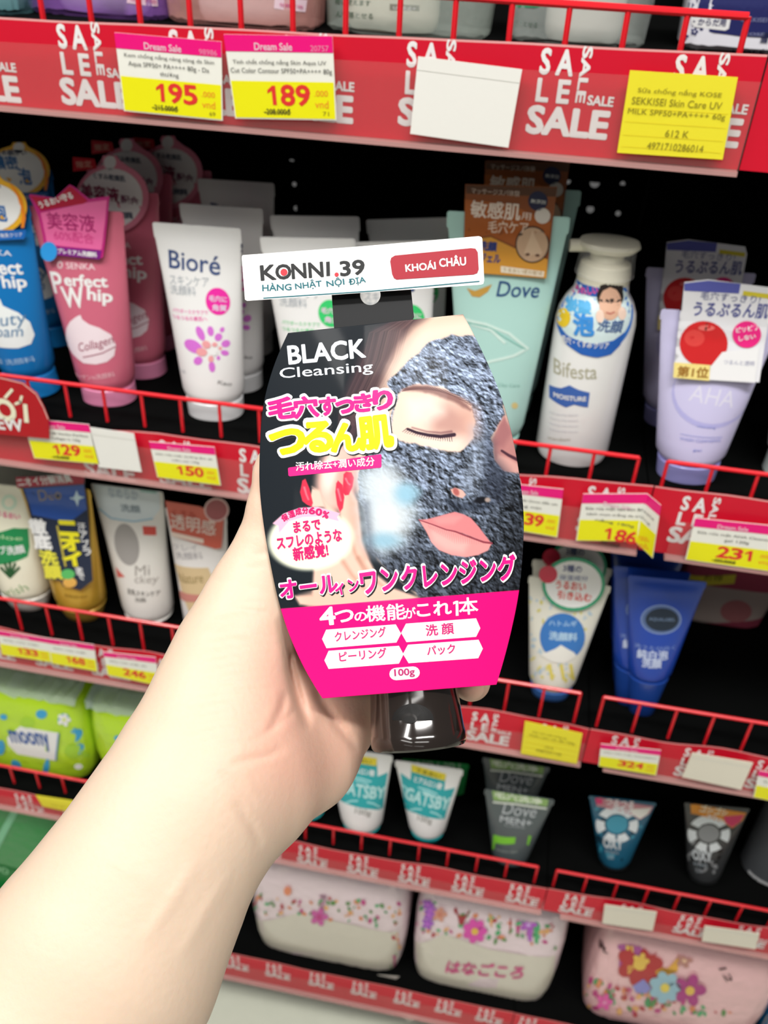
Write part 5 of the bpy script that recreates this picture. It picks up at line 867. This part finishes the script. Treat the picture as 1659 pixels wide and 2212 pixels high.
A = TS.to3(V, 0); B = TS.to3(V, -.0006); n = len(V); m.add(np.concatenate([A, B]), ring + [tuple(x + n for x in f[::-1]) for f in ring] + [(2 * k + 1, 2 * k + 1 + n, 2 * ((k + 1) % N) + 1 + n, 2 * ((k + 1) % N) + 1) for k in range(N)], M('0f1216', .5)); m.build('hang_tab', held, smooth=0)
LS = Card(-.0012); LS.L = 40
class Flat(Card):
    def to3(s, U, lay):
        U = np.asarray(U, float).reshape(-1, 2); d = D0 - .0014 - np.asarray(lay) + 0 * U[:, 0]
        q = np.stack([(U[:, 0] - CX) / F, (-U[:, 1] - CY) / F, np.ones(len(U))], 1) * d[:, None]; return CAM + q @ ROT.T
FS = Flat(); FS.L = 60; m = MB()
FS.slab(m, [(522, 555), (524, 551), (780, 532), (1034, 510), (1040, 512), (1042, 516), (1046, 606), (1044, 613), (1038, 615), (790, 632), (534, 650), (529, 647)], M('f6f4ee', .5), th=.0008)
CHA = M('1c1e20', .5); RD = M('d8333f', .5); TEA = M('156a76', .5); t6 = lambda s, a, b, mm, h, w, lay=1: FS.text(m, s, *c6(a)[0], *c6(b)[0], mm, h=h, w=w, lay=lay)
t6('K', (116, 325), (196, 319), CHA, 31, .028); t6('O', (200, 321), (284, 314), CHA, 31, .028); t6('NN', (290, 316), (462, 304), CHA, 31, .028); FS.poly(m, c6((480, 302), (478, 222), (498, 220), (500, 300)), CHA, 1); t6('39', (562, 301), (694, 290), CHA, 31, .028)
FS.ell(m, *c6((242, 280))[0], 7.5, 7.5, RD, 1.5); FS.ell(m, *c6((537, 293))[0], 4.5, 4.5, RD, 1.5)
t6('HÀNG', (122, 386), (284, 380), TEA, 17, .02); t6('NHẬT', (308, 384), (455, 367), TEA, 20, .02); t6('NỘI', (484, 370), (582, 357), TEA, 20, .02); t6('ĐỊA', (610, 360), (702, 344), TEA, 16, .02)
FS.line(m, c6((128, 425), (740, 385), (1335, 331)), 2.2, TEA, 1)
rr = [(857, 604), (851, 601), (847, 592), (843, 565), (845, 557), (853, 552), (1017, 536), (1027, 537), (1032, 545), (1034, 582), (1031, 590), (1023, 593)]; FS.poly(m, rr, M('a81e30', .5), 1); t6('KHOÁI', (925, 277), (1092, 262), WH, 19, .03, 2); t6('CHÂU', (1114, 250), (1262, 240), WH, 22, .03, 2)
tagit(m.build('shop_label', held, smooth=0), 'white label strip with a red rounded box')
# tube behind the sleeve, and its black flip cap
lc = lambda x, y, d: atD(x, y, d)
axis = np.array([16., 197.]); 
pt_, pb_ = lc(822, 740, D0 + .012), lc(893, 1486, D0 + .0175); uz = (pt_ - pb_) / np.linalg.norm(pt_ - pb_); ux = np.array(ROT[:, 0]); ux = ux - uz * (ux @ uz); ux /= np.linalg.norm(ux)
Hh = np.linalg.norm(pt_ - pb_); k1 = D0 / F
S = Loft(pb_, [(0, 92 * k1, .0125)] + [(Hh * t, (96 + 70 * t) * k1, .0135 * (1 - t ** 1.4) + .001) for t in np.linspace(.04, .93, 10)] + [(Hh, 166 * k1, .0008)], 2., ux, uz); m = MB(); S.mesh(m, M('17191c', .25, .5)); m.build('tube', held)
CAPM = M('241e1b', .10, .8); pe_ = lc(905, 1612, D0 + .0145); uz2 = (pb_ - pe_) / np.linalg.norm(pb_ - pe_); ux2 = ux - uz2 * (ux @ uz2); ux2 /= np.linalg.norm(ux2); Hc = np.linalg.norm(pb_ - pe_); rc = 103 * (D0 + .015) / F
S = Loft(pe_, [(0, rc * .96, rc * .94), (.0008, rc * .99, rc * .99), (.002, rc, rc), (Hc * .25, rc * .995, rc * .995), (Hc * .262, rc * .985, rc * .985), (Hc * .9, rc * .93, rc * .93), (Hc + .004, rc * .92, rc * .92)], 2., ux2, uz2); m = MB(); S.mesh(m, CAPM, 72); cp = m.build('cap', held)
m = MB(); S.step = .00015; S.ell(m, 892, 1556, 45, 36, M('0c0b0b', .5), 1, a0=180, a1=360); S.ell(m, 884, 1552, 17, 11, M('191614', .3, .3), 2.5); S.ell(m, 884, 1554, 13, 8, M('0a0909', .5), 3.5); m.build('thumb_notch', held)
# ---------------------------------------------------------------- the shopper's arm and hand
import openvdb
VX = .0009; lo_ = np.array([-.165, -.030, .225]); hi_ = np.array([.05, .205, .385]); n3 = np.ceil((hi_ - lo_) / VX).astype(int)
ax_ = [lo_[k] + VX * np.arange(n3[k]) for k in range(3)]; gx, gy, gz = (a.astype('f4') for a in np.meshgrid(*ax_, indexing='ij', sparse=True))
def C3(p): return np.array([(p[0] - CX) / F * p[2], (p[1] - CY) / F * p[2], p[2]])
def cone(a, ra, b, rb, sq=1.):
    A, B = C3(a), C3(b); ra, rb = ra * a[2] / F, rb * b[2] / F; A2, B2 = A.copy(), B.copy(); A2[2] /= sq; B2[2] /= sq; e = B2 - A2; L2 = e @ e
    px, py, pz = gx - A2[0], gy - A2[1], gz / sq - A2[2]; h = np.clip((px * e[0] + py * e[1] + pz * e[2]) / L2, 0, 1); return (np.sqrt((px - h * e[0]) ** 2 + (py - h * e[1]) ** 2 + (pz - h * e[2]) ** 2) - (ra + (rb - ra) * h)).astype('f4')
def smin(a, b, k): h = np.maximum(k - np.abs(a - b), 0) / k; return np.minimum(a, b) - h * h * k * .25
def chain(pts, sq=1., k=.004):
    f = None
    for (a, ra), (b, rb) in zip(pts, pts[1:]):
        c = cone(a, ra, b, rb, sq); f = c if f is None else smin(f, c, k)
    return f
arm = chain([((-150, 2680, .268), 330), ((40, 2330, .276), 288), ((218, 2072, .284), 250), ((318, 1895, .290), 212), ((392, 1757, .296), 188), ((470, 1650, .302), 176)], .78, .01)
heel = chain([((450, 1720, .303), 150), ((560, 1700, .312), 112), ((655, 1645, .328), 98), ((716, 1580, .344), 84)], .85, .01)
palm = chain([((470, 1650, .304), 160), ((600, 1560, .329), 150), ((720, 1430, .346), 140), ((770, 1250, .350), 110)], .55, .01)
thenar = chain([((430, 1620, .303), 150), ((482, 1496, .310), 138), ((512, 1392, .316), 116), ((546, 1280, .319), 83)], .82, .008)
thumb = chain([((546, 1280, .319), 83), ((573, 1180, .318), 60), ((590, 1098, .3165), 51), ((597, 1020, .3155), 44), ((598, 1000, .3155), 38)], .8, .005)
f = smin(arm, heel, .018); f = smin(f, palm, .012); f = smin(f, thenar, .009); f = smin(f, thumb, .010)
for ch in ([((700, 1180, .349), 58), ((880, 1110, .356), 52), ((1010, 1108, .345), 48), ((1050, 1112, .326), 43), ((1046, 1114, .318), 36)], [((740, 1260, .351), 58), ((900, 1215, .358), 53), ((1022, 1214, .347), 49), ((1064, 1216, .327), 44), ((1058, 1217, .318), 37)],
           [((760, 1350, .350), 56), ((900, 1320, .358), 52), ((1010, 1318, .347), 48), ((1052, 1316, .328), 43), ((1046, 1315, .319), 36)], [((770, 1440, .347), 52), ((890, 1436, .353), 46), ((985, 1452, .346), 42), ((1018, 1474, .334), 37), ((1016, 1482, .327), 32)]):
    f = smin(f, chain(ch, 1., .003), .006)
# creases of palm and wrist, tendons
PXg = gx / gz * F + CX; PYg = gy / gz * F + CY
def crease(P, wd, dp, zmax=.34):
    global f
    seg = [math.dist(a, b) for a, b in zip(P, P[1:])]; tot = sum(seg); acc = 0.; d = None
    for (ax0, ay0), (bx0, by0), L in zip(P, P[1:], seg):
        ex, ey = bx0 - ax0, by0 - ay0; h = np.clip(((PXg - ax0) * ex + (PYg - ay0) * ey) / (L * L), 0, 1); q = np.hypot(PXg - ax0 - h * ex, PYg - ay0 - h * ey); t = (acc + h * L) / tot; acc += L
        if d is None: d, T1 = q, t
        else: T1 = np.where(q < d, t, T1); d = np.minimum(d, q)
    f = f + (dp * np.exp(-(d / wd) ** 2) * np.clip(4 * T1 * (1 - T1), 0, 1) ** .7 * (gz < zmax)).astype('f4')
crease([(606, 1330), (622, 1400), (628, 1440), (640, 1490), (652, 1530), (668, 1575)], 10, .0022, .36); crease([(680, 1490), (700, 1522), (728, 1562), (757, 1597), (774, 1625)], 10, .0022, .36); crease([(655, 1450), (690, 1560)], 16, -.0010, .36)
crease([(618, 1490), (606, 1540), (580, 1580)], 9, .0010); crease([(500, 1650), (540, 1640), (580, 1632), (618, 1612)], 7, .0007); crease([(505, 1728), (541, 1780), (566, 1830)], 10, .0009); crease([(470, 1662), (520, 1702), (555, 1740)], 8, .0005)
crease([(462, 1330), (520, 1318), (598, 1326)], 6, .0006); crease([(475, 1310), (550, 1300), (600, 1312)], 5, .0003); crease([(545, 1200), (575, 1192), (600, 1196)], 6, .0005); crease([(530, 1228), (570, 1222)], 5, .0003)
for k in range(13):
    y = 1372 + 19 * k; x0, x1 = 440 - 3.2 * k + rng.uniform(-12, 12), 606 - 3 * max(0, k - 5) + rng.uniform(-14, 8); sl = .10 + .016 * k
    crease([(x0, y + sl * 90), (x0 * .6 + x1 * .4, y + sl * 20 + rng.uniform(-3, 3)), (x1, y - sl * 40 + 6)], 4.5, rng.uniform(.00025, .00045))
for k in range(5): crease([(540 + 16 * k, 1600 - 6 * k), (575 + 14 * k, 1582 - 10 * k), (600 + 14 * k, 1566 - 14 * k)], 4.5, .00025)
crease([(300, 2050), (380, 1930), (430, 1850)], 16, -.0005); crease([(380, 2080), (450, 1960), (500, 1880)], 14, -.0004)
g = openvdb.FloatGrid(background=1.0); g.copyFromArray(np.ascontiguousarray(f, 'f4')); pts, quads = g.convertToQuads(0.0); pts = lo_ + pts * VX
del PXg, PYg
me_V = CAM + pts @ ROT.T
# keep the connected body only where useful; colour: warmer, pinker palm
pxy = np.stack([pts[:, 0] / pts[:, 2] * F + CX, pts[:, 1] / pts[:, 2] * F + CY], 1)
def blob(cx, cy, r): return np.exp(-(((pxy[:, 0] - cx) ** 2 + (pxy[:, 1] - cy) ** 2) / r ** 2))
pk = np.clip(blob(690, 1560, 150) * .9 + blob(620, 1640, 140) * .6 + blob(560, 1400, 110) * .35 + blob(1020, 1490, 70) * .9 + blob(590, 1060, 90) * .5, 0, 1)[:, None]
base = np.array([.75, .58, .44]); pink = np.array([.82, .50, .38]); colr = base * (1 - pk) + pink * pk
sm = bpy.data.materials.new('skin'); sm.use_nodes = True; nt = sm.node_tree; at_ = nt.nodes.new('ShaderNodeAttribute'); at_.attribute_name = 'Col'; bs = nt.nodes['Principled BSDF']; nt.links.new(at_.outputs['Color'], bs.inputs['Base Color']); bs.inputs['Roughness'].default_value = .5
bs.inputs['Subsurface Weight'].default_value = .35; bs.inputs['Subsurface Radius'].default_value = (1., .45, .25); bs.inputs['Subsurface Scale'].default_value = .004
tc = nt.nodes.new('ShaderNodeTexCoord'); nz = nt.nodes.new('ShaderNodeTexNoise'); nz.inputs['Scale'].default_value = 420; nz.inputs['Detail'].default_value = 4; bp = nt.nodes.new('ShaderNodeBump'); bp.inputs['Strength'].default_value = .25; bp.inputs['Distance'].default_value = .0006; nt.links.new(tc.outputs['Object'], nz.inputs['Vector']); nt.links.new(nz.outputs[0], bp.inputs['Height']); nt.links.new(bp.outputs[0], bs.inputs['Normal'])
m = MB(); m.V.append(me_V); m.n = len(me_V); m.mi(sm); m.F = quads[:, ::-1].tolist(); m.MI = [0] * len(m.F)
arm_o = m.build('person', None, smooth=180, attr=np.concatenate([colr, np.ones((len(colr), 1))], 1)); s_ = arm_o.modifiers.new('relax', 'SMOOTH'); s_.factor = .5; s_.iterations = 3
tagit(arm_o, 'person with a bare left arm reaching in, hand gripping the black and magenta pack', 'person')
